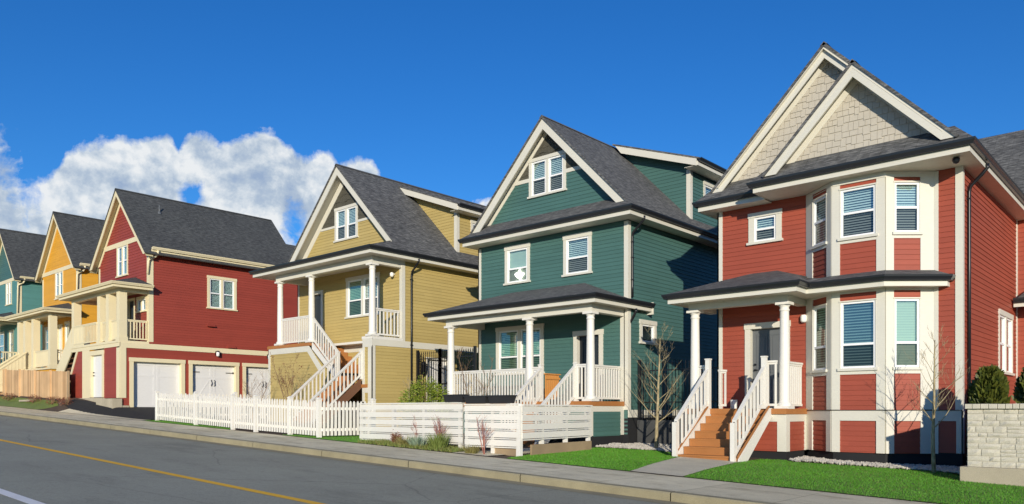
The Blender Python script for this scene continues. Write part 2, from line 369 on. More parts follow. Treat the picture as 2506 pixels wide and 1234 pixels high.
# ------------------------------------------------------------------ house pieces
def window(par,pl,s0,s1,z0,z1,trim='white_trim',units=1,cw=.10,head=.13,sill=True,mid=.5,blinds=('blind_white','blind_white'),slim=False,single=False,lowglass='glass_screen',sashm='vinyl',label=None,f=.05):
    """s0..z1 = outside of the casing; returns the wall opening"""
    mb=MB(); T=.035
    if slim: cw=head=.035; T=.02
    zs=z0+(.06 if sill else cw)
    pbox(mb,pl,s0,s0+cw,zs,z1-head,.004,T); pbox(mb,pl,s1-cw,s1,zs,z1-head,.004,T)
    pbox(mb,pl,s0-(.0 if slim else .015),s1+(.0 if slim else .015),z1-head,z1,.004,T+.012)
    if sill: pbox(mb,pl,s0-.04,s1+.04,z0,zs,.004,T+.04)
    else: pbox(mb,pl,s0,s1,z0,zs,.004,T)
    i0,i1,j0,j1=s0+cw,s1-cw,zs,z1-head
    mull=.11 if units>1 else 0; uw=(i1-i0-mull*(units-1))/units
    for k in range(units-1):
        a=i0+(k+1)*uw+k*mull; pbox(mb,pl,a,a+mull,j0,j1,-.06,T-.003)
    # reveals of the opening
    D=-.09
    for q in (([pl.at(i0,j0,.004),pl.at(i0,j1,.004),pl.at(i0,j1,D),pl.at(i0,j0,D)]),([pl.at(i1,j0,.004),pl.at(i1,j1,.004),pl.at(i1,j1,D),pl.at(i1,j0,D)]),([pl.at(i0,j0,.004),pl.at(i1,j0,.004),pl.at(i1,j0,D),pl.at(i0,j0,D)]),([pl.at(i0,j1,.004),pl.at(i1,j1,.004),pl.at(i1,j1,D),pl.at(i0,j1,D)])): mb.face(q)
    w=mb.build('window',trim,par)
    if label: w['label']=label
    for k in range(units):
        a=i0+k*(uw+mull); b=a+uw; zm=j0+(j1-j0)*mid
        sm=MB()
        for x in ((a,a+f,j0,j1),(b-f,b,j0,j1),(a+f,b-f,j0,j0+f),(a+f,b-f,j1-f,j1)): pbox(sm,pl,*x,-.05,.012)
        if not single: pbox(sm,pl,a+f,b-f,zm-.025,zm+.025,-.045,.008)
        sm.build('sash',sashm,w)
        g=MB()
        if single: g.face([pl.at(a+f,j0+f,-.025),pl.at(b-f,j0+f,-.025),pl.at(b-f,j1-f,-.025),pl.at(a+f,j1-f,-.025)])
        else:
            g.face([pl.at(a+f,zm,-.02),pl.at(b-f,zm,-.02),pl.at(b-f,j1-f,-.02),pl.at(a+f,j1-f,-.02)])
            g.face([pl.at(a+f,j0+f,-.012),pl.at(b-f,j0+f,-.012),pl.at(b-f,zm,-.012),pl.at(a+f,zm,-.012)],None,1)
        g.build('pane',['glass',lowglass],w)
        bd=MB(); bd.face([pl.at(a,j0,-.085),pl.at(b,j0,-.085),pl.at(b,j1,-.085),pl.at(a,j1,-.085)])
        bd.build('blind',blinds[k%len(blinds)],w)  # with dark_interior only a painted dark sheet, no blind hangs there
    return (s0+cw*.6,s1-cw*.6,zs+.0,z1-head*.6)
def door(par,pl,s0,s1,z0,z1,mat,trim='white_trim',cw=.13,panels=True,ins=-.10,handle_left=True,name='door'):
    mb=MB(); pbox(mb,pl,s0,s0+cw,z0,z1-cw,-.10,.035); pbox(mb,pl,s1-cw,s1,z0,z1-cw,-.10,.035); pbox(mb,pl,s0-.02,s1+.02,z1-cw,z1,-.10,.045)
    mb.build('door_frame',trim,par)
    a,b=s0+cw,s1-cw; m2=MB(); pbox(m2,pl,a,b,z0+.01,z1-cw,ins-.04,ins)
    if panels:
        w=(b-a); h=z1-cw-z0
        for (u0,u1,v0,v1) in ((.13,.46,.08,.38),(.54,.87,.08,.38),(.13,.46,.45,.93),(.54,.87,.45,.93)):
            x0,x1,y0,y1=a+u0*w,a+u1*w,z0+v0*h,z0+v1*h
            for q in ((x0,x1,y0,y0+.03),(x0,x1,y1-.03,y1),(x0,x0+.03,y0+.03,y1-.03),(x1-.03,x1,y0+.03,y1-.03)): pbox(m2,pl,*q,ins,ins+.014)
            pbox(m2,pl,x0+.07,x1-.07,y0+.07,y1-.07,ins,ins+.012)
    d=m2.build(name,mat,par)
    hx=a+.08 if handle_left else b-.08; h=MB()
    for zz in (z0+1.0,z0+1.14):
        c=Vector(pl.at(hx,zz,ins)); h.tube([c,c+pl.n*.05],[.028,.028],10)
    c=Vector(pl.at(hx,z0+1.0,ins+.05)); h.tube([c,Vector(pl.at(hx+(.1 if handle_left else -.1),z0+1.0,ins+.055))],[.012,.010],8)
    h.build('handle','black_metal',d)
    return (s0+cw*.5,s1-cw*.5,z0,z1-cw*.5)
def corner(par,boards,trim='white_trim'):
    """corner boards: list of (pl,s0,s1,z0,z1)"""
    for q in boards:
        mb=MB()
        for pl,a,b,z0,z1 in (q if isinstance(q,list) else [q]): pbox(mb,pl,a,b,z0,z1,-.01,.026)
        mb.build('corner_board',trim,par)
def wrapcorner(par,X,Y,z0,z1,w=.12,trim='white_trim',t=.026):
    mb=MB(); mb.box(X-w,X+t,Y-t,Y,z0,z1); mb.box(X,X+t,Y,Y+w,z0,z1); return mb.build('corner_board',trim,par)
def eave(par,path,zb,fh=.13,gh=.115,trim='white_trim',gm='gutter_black',gutter=True,ft=.03):
    mb=MB(); mb.sweep(path,[(0,zb),(ft,zb),(ft,zb+fh),(0,zb+fh)]); mb.build('fascia',trim,par)
    if gutter:
        g=MB(); z=zb+fh; g.sweep(path,[(ft+.001,z-.01),(ft+.075,z-.01),(ft+.085,z+.02),(ft+.115,z+.07),(ft+.12,z+gh),(ft+.105,z+gh),(ft+.10,z+gh-.02),(ft+.001,z+gh-.02)]); g.build('gutter',gm,par)
def flat(par,name,mat,poly,z,t=.012):
    mb=MB(); mb.prism([(x,y,z) for x,y in poly],(0,0,t)); return mb.build(name,mat,par)
def downpipe(par,X,Y,ztop,z1,z0,out=.22,mat='black_metal',ax='x'):
    mb=MB(); d=Vector((1,0,0)) if ax=='x' else Vector((0,-1,0)); b=Vector((X,Y,0))
    P=[b+d*out+Vector((0,0,ztop)),b+d*out+Vector((0,0,ztop-.08)),b+d*(out*.75)+Vector((0,0,ztop-.2)),b+d*.08+Vector((0,0,ztop-.42)),b+d*.05+Vector((0,0,ztop-.55)),b+d*.05+Vector((0,0,z1)),b+d*.05+Vector((0,0,z0))]
    mb.tube(P,.038,8)
    for zz in (ztop-.7,(ztop+z0)/2,z0+.5): q=b+d*.03+Vector((0,0,zz)); mb.box(q.x-.05,q.x+.05,q.y-.055,q.y+.055,zz-.015,zz+.015)
    return mb.build('downpipe',mat,par)
COLM={}
def porch_column(par,x,y,z0,z1,r=.125):
    key=(round(z1-z0,3),r)
    if key in COLM: return clone(COLM[key],par,(x,y,z0))
    h=z1-z0; mb=MB(); mb.box(-r*1.45,r*1.45,-r*1.45,r*1.45,0,.07)
    mb.lathe(0,0,[(r*1.35,.07),(r*1.38,.10),(r*1.3,.13),(r*1.08,.15),(r*1.0,.19),(r,h*.35),(r*.86,h-.24),(r*.86,h-.21),(r*.98,h-.20),(r*.98,h-.17),(r*.86,h-.16),(r*.86,h-.12),(r*1.02,h-.09),(r*1.15,h-.065)],24)
    mb.box(-r*1.35,r*1.35,-r*1.35,r*1.35,h-.065,h)
    o=mb.build('porch_column','white_paint',par,origin=(0,0,0)); put(o,par,(x,y,z0)); COLM[key]=o; return o
BAL={}
def railing(par,a,b,h=.92,sp=.115,mat='white_paint',bw=.04,bottom=.09,ends=0.05,solid=False):
    """a,b at floor level; top rail at h; balusters are separate children"""
    a=Vector(a);b=Vector(b); mb=MB(); U=Vector((0,0,1))
    cut='v'
    mb.beam(a+U*(h-.02),b+U*(h-.02),.085,.045,cut=cut); mb.beam(a+U*(h-.065),b+U*(h-.065),.045,.05,cut=cut); m2=MB(); m2.beam(a+U*bottom,b+U*bottom,.05,.055,cut=cut)
    if solid:
        d=(b-a).normalized(); mb.beam(a+U*(h/2+.02),b+U*(h/2+.02),.02,h-.1,cut=cut)
    r=mb.build('railing',mat,par); m2.build('bottom_rail',mat,r)
    hd=Vector((b.x-a.x,b.y-a.y)); n=max(1,int((hd.length-2*ends)/sp)); slope=(b.z-a.z)/hd.length
    z0=bottom+.015; z1=h-.08; key=(round(z1-z0,2),mat,bw,round(slope,1))
    ang=math.atan2(hd.y,hd.x)
    for k in range(n+1):
        t=(ends+(hd.length-2*ends)*(k/n if n else .5))/hd.length; p=a.lerp(b,t)
        if key not in BAL:
            m=MB(); m.box(-bw/2,bw/2,-bw/2,bw/2,0,z1-z0); o=m.build('baluster',mat,r,origin=(0,0,0)); BAL[key]=o; put(o,r,p+U*z0)
        else: o=clone(BAL[key],r,p+U*z0)
        o.rotation_euler=(0,0,ang)
    return r
def newel(par,x,y,z0,z1,w=.11,mat='white_paint',cap=True):
    mb=MB(); mb.box(x-w/2,x+w/2,y-w/2,y+w/2,z0,z1)
    if cap: mb.box(x-w/2-.012,x+w/2+.012,y-w/2-.012,y+w/2+.012,z1,z1+.03)
    return mb.build('newel_post',mat,par)
def stairs_y(par,x0,x1,y_top,z_top,y_bot,z_bot,n,mat='deck_wood',name='stairs',closed=True):
    """flight coming down towards -Y"""
    mb=MB(); rise=(z_top-z_bot)/n; run=(y_top-y_bot)/(n-1) if n>1 else .28
    for k in range(1,n):
        z=z_top-rise*k; y1=y_top-run*(k-1); y0=y1-run
        mb.box(x0,x1,y0-.025,y1+.0,z-.035,z)
        mb.box(x0+.003,x1-.003,y1-.02,y1-.0,z,z+rise-.036)
    mb.box(x0+.003,x1-.003,y_bot-.004,y_bot+.016,z_bot,z_bot+rise-.036)
    return mb.build(name,mat,par)
def deckboards(par,x0,x1,y0,y1,z,mat='deck_wood',t=.03,w=.14,skirt=.13):
    mb=MB(); y=y0
    mb.box(x0-.02,x1+.02,y0-.03,y0,z-skirt,z+.002); mb.box(x1,x1+.022,y0,y1,z-skirt,z+.002)
    while y<y1-.01:
        yy=min(y+w,y1); mb.box(x0,x1-.002,y+.003,yy-.003,z-t,z); y+=w
    return mb.build('porch_floor',mat,par)
def rake(par,apx,apz,pitch,hw_l,hw_r,Y,w=.22,t=.035,trim='white_trim',depth=None):
    """barge boards under the roof edge at plane Y; hw = horizontal run to each foot; feet cut level"""
    for sg,hw in ((-1,hw_l),(1,hw_r)):
        dz=w*math.sqrt(1+pitch*pitch); zf=apz-pitch*hw
        poly=[(apx,Y,apz),(apx+sg*hw,Y,zf),(apx+sg*(hw-dz/pitch),Y,zf),(apx,Y,apz-dz)]
        mb=MB(); mb.prism(poly,(0,t,0)); mb.build('barge_board',trim,par)
def gable_roof(par,apx,apz,pitch,hl,hr,Y0,Y1,mat='shingle_roof',t=.06,over=.03,zl=None,zr=None,rstart=None):
    mb=MB(); a=apz+.05
    for sg,h in ((-1,hl),(1,hr)):
        ex=apx+sg*h; ez=a-pitch*h
        mb.slab([(apx,Y0-over,a),(ex,Y0-over,ez),(ex,Y1,ez),(apx,Y1,a)],t)
    # ridge cap
    mb.prism([(apx-.09,Y0-over,a-.06),(apx,Y0-over,a+.022),(apx+.09,Y0-over,a-.06)],(0,Y1-Y0,0))
    return mb.build('roof',mat,par)
exec_later=[]
# ------------------------------------------------------------------ ground
def zp(x): return -1.45-.036*max(-120,min(40,x))
def sstep(a,b,x): t=max(0,min(1,(x-a)/(b-a))); return t*t*(3-2*t)
def hg(x,y):
    z=zp(x)
    if y>12.4: z+=.62*sstep(12.4,13.6,y)*max(0,min(1,(-30.5-x)/9))
    if y>12.4 and x>-9.5: z+=.03*sstep(12.4,14,y)
    return z
def grid(name,xs,ys,fz,mat):
    vs=[(x,y,fz(x,y)) for y in ys for x in xs]; nx=len(xs)
    fs=[(j*nx+i,j*nx+i+1,(j+1)*nx+i+1,(j+1)*nx+i) for j in range(len(ys)-1) for i in range(nx-1)]
    me=bpy.data.meshes.new(name); me.from_pydata(vs,[],fs); me.materials.append(MATS[mat]); me.update()
    o=bpy.data.objects.new(name,me); COL.objects.link(o); WL[o.name]=Vector((0,0,0)); return kind(o,'structure')
def fr(a,b,s): 
    n=int(round((b-a)/s)); return [a+(b-a)*i/n for i in range(n+1)]
grid('ground',[-2500,-600,-120]+fr(-110,40,10)+[600,2500],[-2500,-500,-60,-20,-8,0,10,40,60,120,600,2500],lambda x,y:zp(x)-.35,'soil')
grid('road',fr(-120,40,4),[-6,-3,0,3,6,8,10.28],lambda x,y:zp(x)-.135,'road_asphalt')
grid('yard_ground',fr(-120,-60,4)+fr(-58,40,1),[12.38]+fr(12.6,14.2,.2)+fr(15,30,1.5)+[60],lambda x,y:hg(x,y)-.004,'soil')
grid('sidewalk',fr(-120,40,4),[10.44,12.42],lambda x,y:zp(x)+.002,'sidewalk_concrete')
kb=MB()
x=-120.0
while x<40:
    e=x+3.0; a=[(x+.008,10.27,zp(x)-.16),(e-.008,10.27,zp(e)-.16),(e-.008,10.27,zp(e)-.02),(e-.008,10.29,zp(e)+.004),(e-.008,10.45,zp(e)+.006),(x+.008,10.45,zp(x)+.006),(x+.008,10.29,zp(x)+.004),(x+.008,10.27,zp(x)-.02)]
    kb.face([a[0],a[1],a[2],a[7]]); kb.face([a[7],a[2],a[3],a[6]]); kb.face([a[6],a[3],a[4],a[5]]); x=e
kind(kb.build('kerb','kerb_concrete'),'structure')
gs=MB(); gs.face([(-120,9.98,zp(-120)-.131),(40,9.98,zp(40)-.131),(40,10.275,zp(40)-.128),(-120,10.275,zp(-120)-.128)]); kind(gs.build('gutter_strip','kerb_concrete'),'structure')
def line(name,y,w,mat,x0=-120,x1=40):
    mb=MB(); xs=fr(x0,x1,4)
    for a,b in zip(xs,xs[1:]): mb.face([(a,y-w/2,zp(a)-.130),(b,y-w/2,zp(b)-.130),(b,y+w/2,zp(b)-.130),(a,y+w/2,zp(a)-.130)])
    return kind(mb.build(name,mat),'structure')
line('yellow_centre_line',6.07,.15,'yellow_line_paint'); line('white_lane_line',3.32,.16,'white_line_paint')
def patch(name,poly,mat,off=.012,step=.5,knd='structure',fz=hg):
    bm=bmesh.new(); vs=[bm.verts.new((x,y,0)) for x,y in poly]; bm.faces.new(vs)
    x0=min(p[0] for p in poly);x1=max(p[0] for p in poly);y0=min(p[1] for p in poly);y1=max(p[1] for p in poly)
    for ax,lo,hi in ((0,x0,x1),(1,y0,y1)):
        k=lo+step
        while k<hi:
            co=[0,0,0];co[ax]=k;no=[0,0,0];no[ax]=1
            bmesh.ops.bisect_plane(bm,geom=bm.verts[:]+bm.edges[:]+bm.faces[:],plane_co=co,plane_no=no); k+=step
    for v in bm.verts: v.co.z=fz(v.co.x,v.co.y)+off
    bmesh.ops.recalc_face_normals(bm,faces=bm.faces)
    for f in bm.faces:
        if f.normal.z<0: f.normal_flip()
    me=bpy.data.meshes.new(name); bm.to_mesh(me); bm.free(); me.materials.append(MATS[mat]); o=bpy.data.objects.new(name,me); COL.objects.link(o); WL[o.name]=Vector((0,0,0))
    return kind(o,knd)
def inpoly(x,y,P):
    c=False; j=len(P)-1
    for i in range(len(P)):
        if (P[i][1]>y)!=(P[j][1]>y) and x<(P[j][0]-P[i][0])*(y-P[i][1])/(P[j][1]-P[i][1])+P[i][0]: c=not c
        j=i
    return c
def blades(name,poly,n,mat,h=(.012,.032),w=.005,off=.01,seed=3):
    rnd=random.Random(seed); vs=[];fs=[]; x0=min(p[0] for p in poly);x1=max(p[0] for p in poly);y0=min(p[1] for p in poly);y1=max(p[1] for p in poly); c=0
    while c<n:
        x=rnd.uniform(x0,x1);y=rnd.uniform(y0,y1)
        jx,jy=x+rnd.gauss(0,.03),y+rnd.gauss(0,.03)
        if not inpoly(x,y,poly): continue
        z=hg(jx,jy)+off; a=rnd.random()*PI; hh=rnd.uniform(*h); ww=w*rnd.uniform(.7,1.3); dx,dy=math.cos(a)*ww,math.sin(a)*ww
        i=len(vs); vs+=[(jx-dx,jy-dy,z),(jx+dx,jy+dy,z),(jx+rnd.gauss(0,hh*.4),jy+rnd.gauss(0,hh*.4),z+hh)]; fs.append((i,i+1,i+2)); c+=1
    me=bpy.data.meshes.new(name); me.from_pydata(vs,[],fs); me.materials.append(MATS[mat]); me.update(); o=bpy.data.objects.new(name,me); COL.objects.link(o); WL[o.name]=Vector((0,0,0)); return kind(o,'stuff')
LA=[(-7.0,12.44),(3,12.44),(3,16.05),(-3.2,16.05),(-3.25,17.0),(-4.1,17.75),(-5.4,17.55),(-6.9,17.25),(-7.25,17.6),(-7.7,17.3),(-7.68,16.2)]
LB=[(-11.3,12.44),(-8.15,12.44),(-9.15,16.0),(-9.3,17.2),(-10.8,17.6),(-12.2,17.1),(-12.0,15.0)]
LC=[(-29.6,12.44),(-23.3,12.44),(-23.5,12.8),(-29.6,13.6)]
LD=[(-20.2,12.44),(-16.3,12.44),(-16.0,13.2),(-18.9,14.5),(-20.2,13.2)]
LE=[(-60,12.44),(-41.5,12.44),(-40.0,12.9),(-41.0,13.15),(-60,13.2)]
LF=[(-16.6,12.44),(-13.0,12.44),(-13.1,13.1),(-16.4,13.9)]
for nm,P,n,mt,bm_ in (('lawn',LA,70000,'lawn_green','grass_blade'),('lawn',LB,34000,'lawn_green','grass_blade'),('lawn',LC,5000,'lawn_green','grass_blade'),('lawn',LD,6000,'lawn_green','grass_blade'),('lawn',LE,14000,'dull_grass','dull_grass')):
    patch(nm,P,mt,.012); blades('grass',P,n,bm_); blades('dry_grass',P,int(n*.06),'grass_dry',(.012,.03),.004,seed=17)
patch('verge_soil',LF,'soil',.014); blades('rough_grass',LF,5200,'dull_grass',(.03,.12),.008); blades('dry_grass',LF,1600,'grass_dry',(.04,.14),.008,seed=9)
patch('front_path',[(-8.13,12.44),(-7.02,12.44),(-7.7,16.2),(-7.8,16.6),(-9.25,16.6),(-9.13,16.0)],'path_concrete',.016)
patch('gate_path',[(-13.0,12.44),(-11.9,12.44),(-11.9,15.8),(-13.0,15.8)],'path_concrete',.016)
patch('driveway',[(-39.6,13.0),(-38.4,12.8),(-36,12.62),(-31.2,12.62),(-29.9,12.8),(-29.9,24),(-35.05,24),(-35.05,13.45),(-38.0,13.45),(-39.3,13.35)],'fresh_asphalt',.03)
patch('driveway_apron',[(-38.5,12.40),(-29.7,12.40),(-29.9,12.86),(-38.2,12.86)],'path_concrete',.012)
# pebbles
def pebbles(name,poly,n,seed=1,r=(.018,.045)):
    rnd=random.Random(seed); vs=[];fs=[]; c=0; x0=min(p[0] for p in poly);x1=max(p[0] for p in poly);y0=min(p[1] for p in poly);y1=max(p[1] for p in poly)
    O=[(1,0,0),(-1,0,0),(0,1,0),(0,-1,0),(0,0,1),(0,0,-1)]; F=[(0,2,4),(2,1,4),(1,3,4),(3,0,4),(2,0,5),(1,2,5),(3,1,5),(0,3,5)]
    while c<n:
        x=rnd.uniform(x0,x1);y=rnd.uniform(y0,y1)
        if not inpoly(x,y,poly): continue
        i=len(vs); s=rnd.uniform(*r); a=rnd.random()*6.3; ca,sa=math.cos(a),math.sin(a); sx,sy,sz=s*rnd.uniform(.8,1.5),s*rnd.uniform(.7,1.1),s*rnd.uniform(.6,1)
        z=hg(x,y)+.03+rnd.random()*.02+.05*max(0,noise.noise((x*1.3,y*1.3,0)))
        for p in O:
            px,py,pz=p[0]*sx+rnd.gauss(0,s*.15),p[1]*sy+rnd.gauss(0,s*.15),p[2]*sz; vs.append((x+px*ca-py*sa,y+px*sa+py*ca,z+pz))
        fs+=[tuple(i+k for k in f) for f in F]; c+=1
    me=bpy.data.meshes.new(name); me.from_pydata(vs,[],fs); me.materials.append(MATS['pebble']); me.update(); o=bpy.data.objects.new(name,me); COL.objects.link(o); WL[o.name]=Vector((0,0,0)); return kind(o,'stuff')
GA=[(-7.1,17.35),(-6.9,17.2),(-5.4,17.5),(-4.1,17.7),(-3.3,17.0),(-3.3,19.2),(-4.0,19.05),(-4.5,18.95),(-5.3,18.22),(-6.45,18.22),(-7.25,18.7)]
GB=[(-12.4,17.2),(-10.8,17.6),(-9.3,17.2),(-9.3,18.2),(-9.75,19.4),(-12.4,19.4)]
patch('gravel_bed',GA,'soil',.02); pebbles('gravel',GA,5200,1); patch('gravel_bed',GB,'soil',.02); pebbles('gravel',GB,4500,2)
# ------------------------------------------------------------------ helper for simple side/back walls
def shell(par,mat,X0,X1,Y0,Y1,z0,z1,e=.16):
    mb=MB(); lap(mb,left(X0),-Y1,-Y0,z0,z1,e=e); mb.build('wall',mat,par)
    mb=MB(); lap(mb,back(Y1),-X1,-X0,z0,z1,e=e); mb.build('wall',mat,par)
    mb=MB(); mb.face([(X0+.02,Y0+.3,z1-.02),(X1-.3,Y0+.3,z1-.02),(X1-.3,Y1-.02,z1-.02),(X0+.02,Y1-.02,z1-.02)]); mb.build('attic_floor','dark_interior',par)
# ================================================================== HOUSE 1 : brick red with bay
h=thing('house','brick red house with two storey bay window, double grey shake gable and brown front steps','house',(-6.8,22,-1.2),'detached houses along the street')
RS='red_siding'
# windows and doors first (they return openings)
F1=front(19.0); wH=[]
wH.append(window(h,F1,-8.80,-7.93,4.25,5.06,cw=.15,mid=.5,head=.12))
dH=door(h,F1,-8.90,-7.72,.04,2.24,'door_grey',cw=.15)
mb=MB(); lap(mb,F1,-9.64,-7.28,-.95,5.34,[wH[0],dH]); mb.build('wall',RS,h); mb=MB(); lap(mb,F1,-4.5,-3.95,-.95,5.34); mb.build('wall',RS,h)
R1=right(-3.95); ws=window(h,R1,22.9,24.75,.94,2.58,units=2,slim=False,cw=.09,single=False,lowglass='glass',blinds=('dark_interior','blind_dim'))
mb=MB(); lap(mb,R1,19,25.5,-1.1,5.5,[ws]); mb.build('wall',RS,h)
shell(h,RS,-9.64,-3.95,19,27,-1.1,5.3)
wrapcorner(h,-3.95,19,-.02,5.28)
mb=MB(); pbox(mb,F1,-9.67,-9.53,-.95,5.27,-.01,.03); pbox(mb,left(-9.64),-19.13,-18.97,-.95,5.27,-.01,.03); mb.build('corner_board','white_trim',h)
mb=MB(); pbox(mb,R1,25.36,25.5,-.9,5.5,-.01,.03); mb.build('corner_board','white_trim',h)
# base under right strip
mb=MB(); pbox(mb,F1,-4.5,-3.92,-.23,.0,.0,.035); pbox(mb,F1,-4.05,-3.92,-.93,-.23,.0,.035); mb.box(-3.95,-3.915,18.965,19.12,-.93,0); mb.build('base_band','white_trim',h)
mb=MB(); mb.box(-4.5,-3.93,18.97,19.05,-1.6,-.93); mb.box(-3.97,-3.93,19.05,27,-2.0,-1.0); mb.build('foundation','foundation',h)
# bay
BP=[(-7.3,19.0),(-6.45,18.3),(-5.3,18.3),(-4.5,19.0)]
FA=facet(BP[0],BP[1]); FBy=facet(BP[1],BP[2]); FC=facet(BP[2],BP[3]); LF_=1.101; LM=1.15; LR=1.063
def bayface(pl,Lg,p0,p1,bl,ut=5.07,ub=3.88,lt=2.50,lb=.90):
    """p0,p1 = window strip limits along the face"""
    up=window(h,pl,p0,p1,ub,ut,slim=False,cw=.018,head=.03,sill=True,mid=.5,blinds=(bl[0],),f=.045)
    lo=window(h,pl,p0,p1,lb+.0,lt,cw=.018,head=.03,sill=True,mid=.36,blinds=(bl[1],),f=.045)
    mb=MB(); lap(mb,pl,p0-.02,p1+.02,-.95,5.24,[up,lo]); mb.build('wall',RS,h)
    mb=MB()
    for za,zb in ((.02,2.72),(2.98,5.27)):
        pbox(mb,pl,0.0,p0,za,zb,0,.03); pbox(mb,pl,p1,Lg,za,zb,0,.03)
    for za,zb in ((5.20,5.27),(2.66,2.72)): pbox(mb,pl,p0,p1,za,zb,0,.029)
    for za,zb in ((lb-.08,lb+.0),(ub-.07,ub)): pbox(mb,pl,p0,p1,za,zb,0,.027)
    pbox(mb,pl,0.0,Lg,-.23,.0,0,.04); pbox(mb,pl,0.0,p0,-.95,-.23,0,.04); pbox(mb,pl,p1,Lg,-.95,-.23,0,.04)
    mb.build('bay_trim','white_trim',h)
bayface(FA,LF_,.29,.905,('blind_white','blind_green_reflect')); bayface(FBy,LM,.18,.97,('blind_white','blind_dim')); bayface(FC,LR,.177,.76,('blind_white','blind_closed'))
mb=MB(); mb.prism([(-7.3,19.03,-1.7),(-6.44,18.33,-1.7),(-5.31,18.33,-1.7),(-4.48,19.03,-1.7)],(0,0,.76)); mb.build('foundation','foundation',h)
mb=MB(); pbox(mb,F1,-4.53,-4.40,-.95,5.27,0,.032); mb.build('bay_trim','white_trim',h)
mb=MB(); mb.sweep(BP,[(0.03,.0),(.055,.0),(.055,.014),(.03,.014)]); mb.sweep([(-4.5,19),(-3.93,19)],[(0.035,.0),(.055,.0),(.055,.014),(.035,.014)]); mb.build('drip_strip','black_metal',h)
# upper eaves
eave(h,[(-8.19,19.0),(-8.19,17.99),(-3.62,17.99),(-3.62,27)],5.28)
flat(h,'soffit','soffit',[(-8.19,17.99),(-3.62,17.99),(-3.62,27),(-3.95,27),(-3.95,19),(-8.19,19)],5.285)
eave(h,[(-9.98,27),(-9.98,18.58),(-8.19,18.58)],5.24)
flat(h,'soffit','soffit',[(-9.98,18.58),(-8.19,18.58),(-8.19,19),(-9.64,19),(-9.64,27),(-9.98,27)],5.245)
mb=MB(); mb.prism([(-7.3,19,5.16),(-6.43,18.26,5.16),(-5.29,18.26,5.16),(-4.45,19,5.16)],(0,0,.125)); mb.build('bay_frieze','white_trim',h)
mb=MB(); mb.slab([(-8.33,17.86,5.50),(-3.48,17.86,5.50),(-3.95,18.34,5.98),(-7.9,18.34,5.98)]); mb.slab([(-8.33,17.86,5.50),(-7.9,18.34,5.98),(-7.9,19.05,5.98),(-8.33,19.05,5.5)])
mb.slab([(-10.1,18.45,5.46),(-8.19,18.45,5.46),(-8.19,19.03,6.03),(-9.55,19.03,6.03)]); mb.build('skirt_roof','shingle_roof',h)
# gables
g1x,g1z,p1=-6.78,8.70,1.02
gable_roof(h,g1x,g1z,p1,3.18,3.18,18.7,27.2); rake(h,g1x,g1z,p1,3.02,3.02,18.7,.22)
g2x,g2z=-5.88,7.75
gable_roof(h,g2x,g2z,1.03,2.10,2.10,17.93,19.6); rake(h,g2x,g2z,1.03,2.07,2.07,17.93,.22)
mb=MB(); zz=g1z-.30; shakes(mb,front(19.0),lambda z:g1x-(zz-z)/p1,lambda z:g1x+(zz-z)/p1,5.95,zz,seed=3); mb.face([(g1x-2.7,19.0,5.9),(g1x+2.7,19.0,5.9),(g1x,19.0,zz+.1)]); mb.build('gable_wall','grey_shake',h)
mb=MB(); z2=g2z-.30; shakes(mb,front(18.3),lambda z:g2x-(z2-z)/1.03,lambda z:g2x+(z2-z)/1.03,5.93,z2,seed=5); mb.face([(g2x-1.75,18.3,5.9),(g2x+1.75,18.3,5.9),(g2x,18.3,z2+.1)]); mb.build('gable_wall','grey_shake',h)
for gx,gz,pp,Y,hw in ((g1x,g1z,p1,18.975,2.72),(g2x,g2z,1.03,18.275,1.8)):
    for sg in (-1,1):
        a=gz-.14; poly=[(gx,Y,a),(gx+sg*hw,Y,a-pp*hw),(gx+sg*(hw-.2),Y,a-pp*hw),(gx,Y,a-.2)]
        mb=MB(); mb.prism(poly,(0,.02,0)); mb.build('frieze_board','white_trim',h)
        mb=MB(); mb.prism([(gx,Y-.35,gz-.12),(gx+sg*hw,Y-.35,gz-.12-pp*hw),(gx+sg*hw,Y-.35,gz-.10-pp*hw),(gx,Y-.35,gz-.10)],(0,.37,0)); mb.build('soffit','soffit',h)
# rear wing on the right
Fw=front(25.5); mb=MB(); lap(mb,Fw,-3.95,1.5,-1.1,5.5,e=.13); mb.build('wall',RS,h)
mb=MB(); lap(mb,right(1.5),25.5,31,-1.1,5.5,e=.16); mb.build('wall',RS,h)
mb=MB(); mb.slab([(-6.0,25.1,5.55),(1.9,25.1,5.55),(1.9,28.0,8.55),(-6.0,28.0,8.55)]); mb.slab([(1.9,28,8.55),(1.9,30.9,5.55),(-6,30.9,5.55),(-6,28,8.55)]); mb.build('roof','shingle_roof',h)
eave(h,[(-3.5,25.1),(1.9,25.1)],5.32)
eave(h,[(-3.9,24.75),(-3.62,24.75),(1.5,24.75)],2.80,fh=.12)
mb=MB(); mb.slab([(-3.8,24.62,3.03),(1.5,24.62,3.03),(1.5,25.5,3.5),(-3.5,25.5,3.5)]); mb.build('skirt_roof','shingle_roof',h)
flat(h,'soffit','soffit',[(-3.7,24.75),(1.5,24.75),(1.5,25.5),(-3.7,25.5)],2.81)
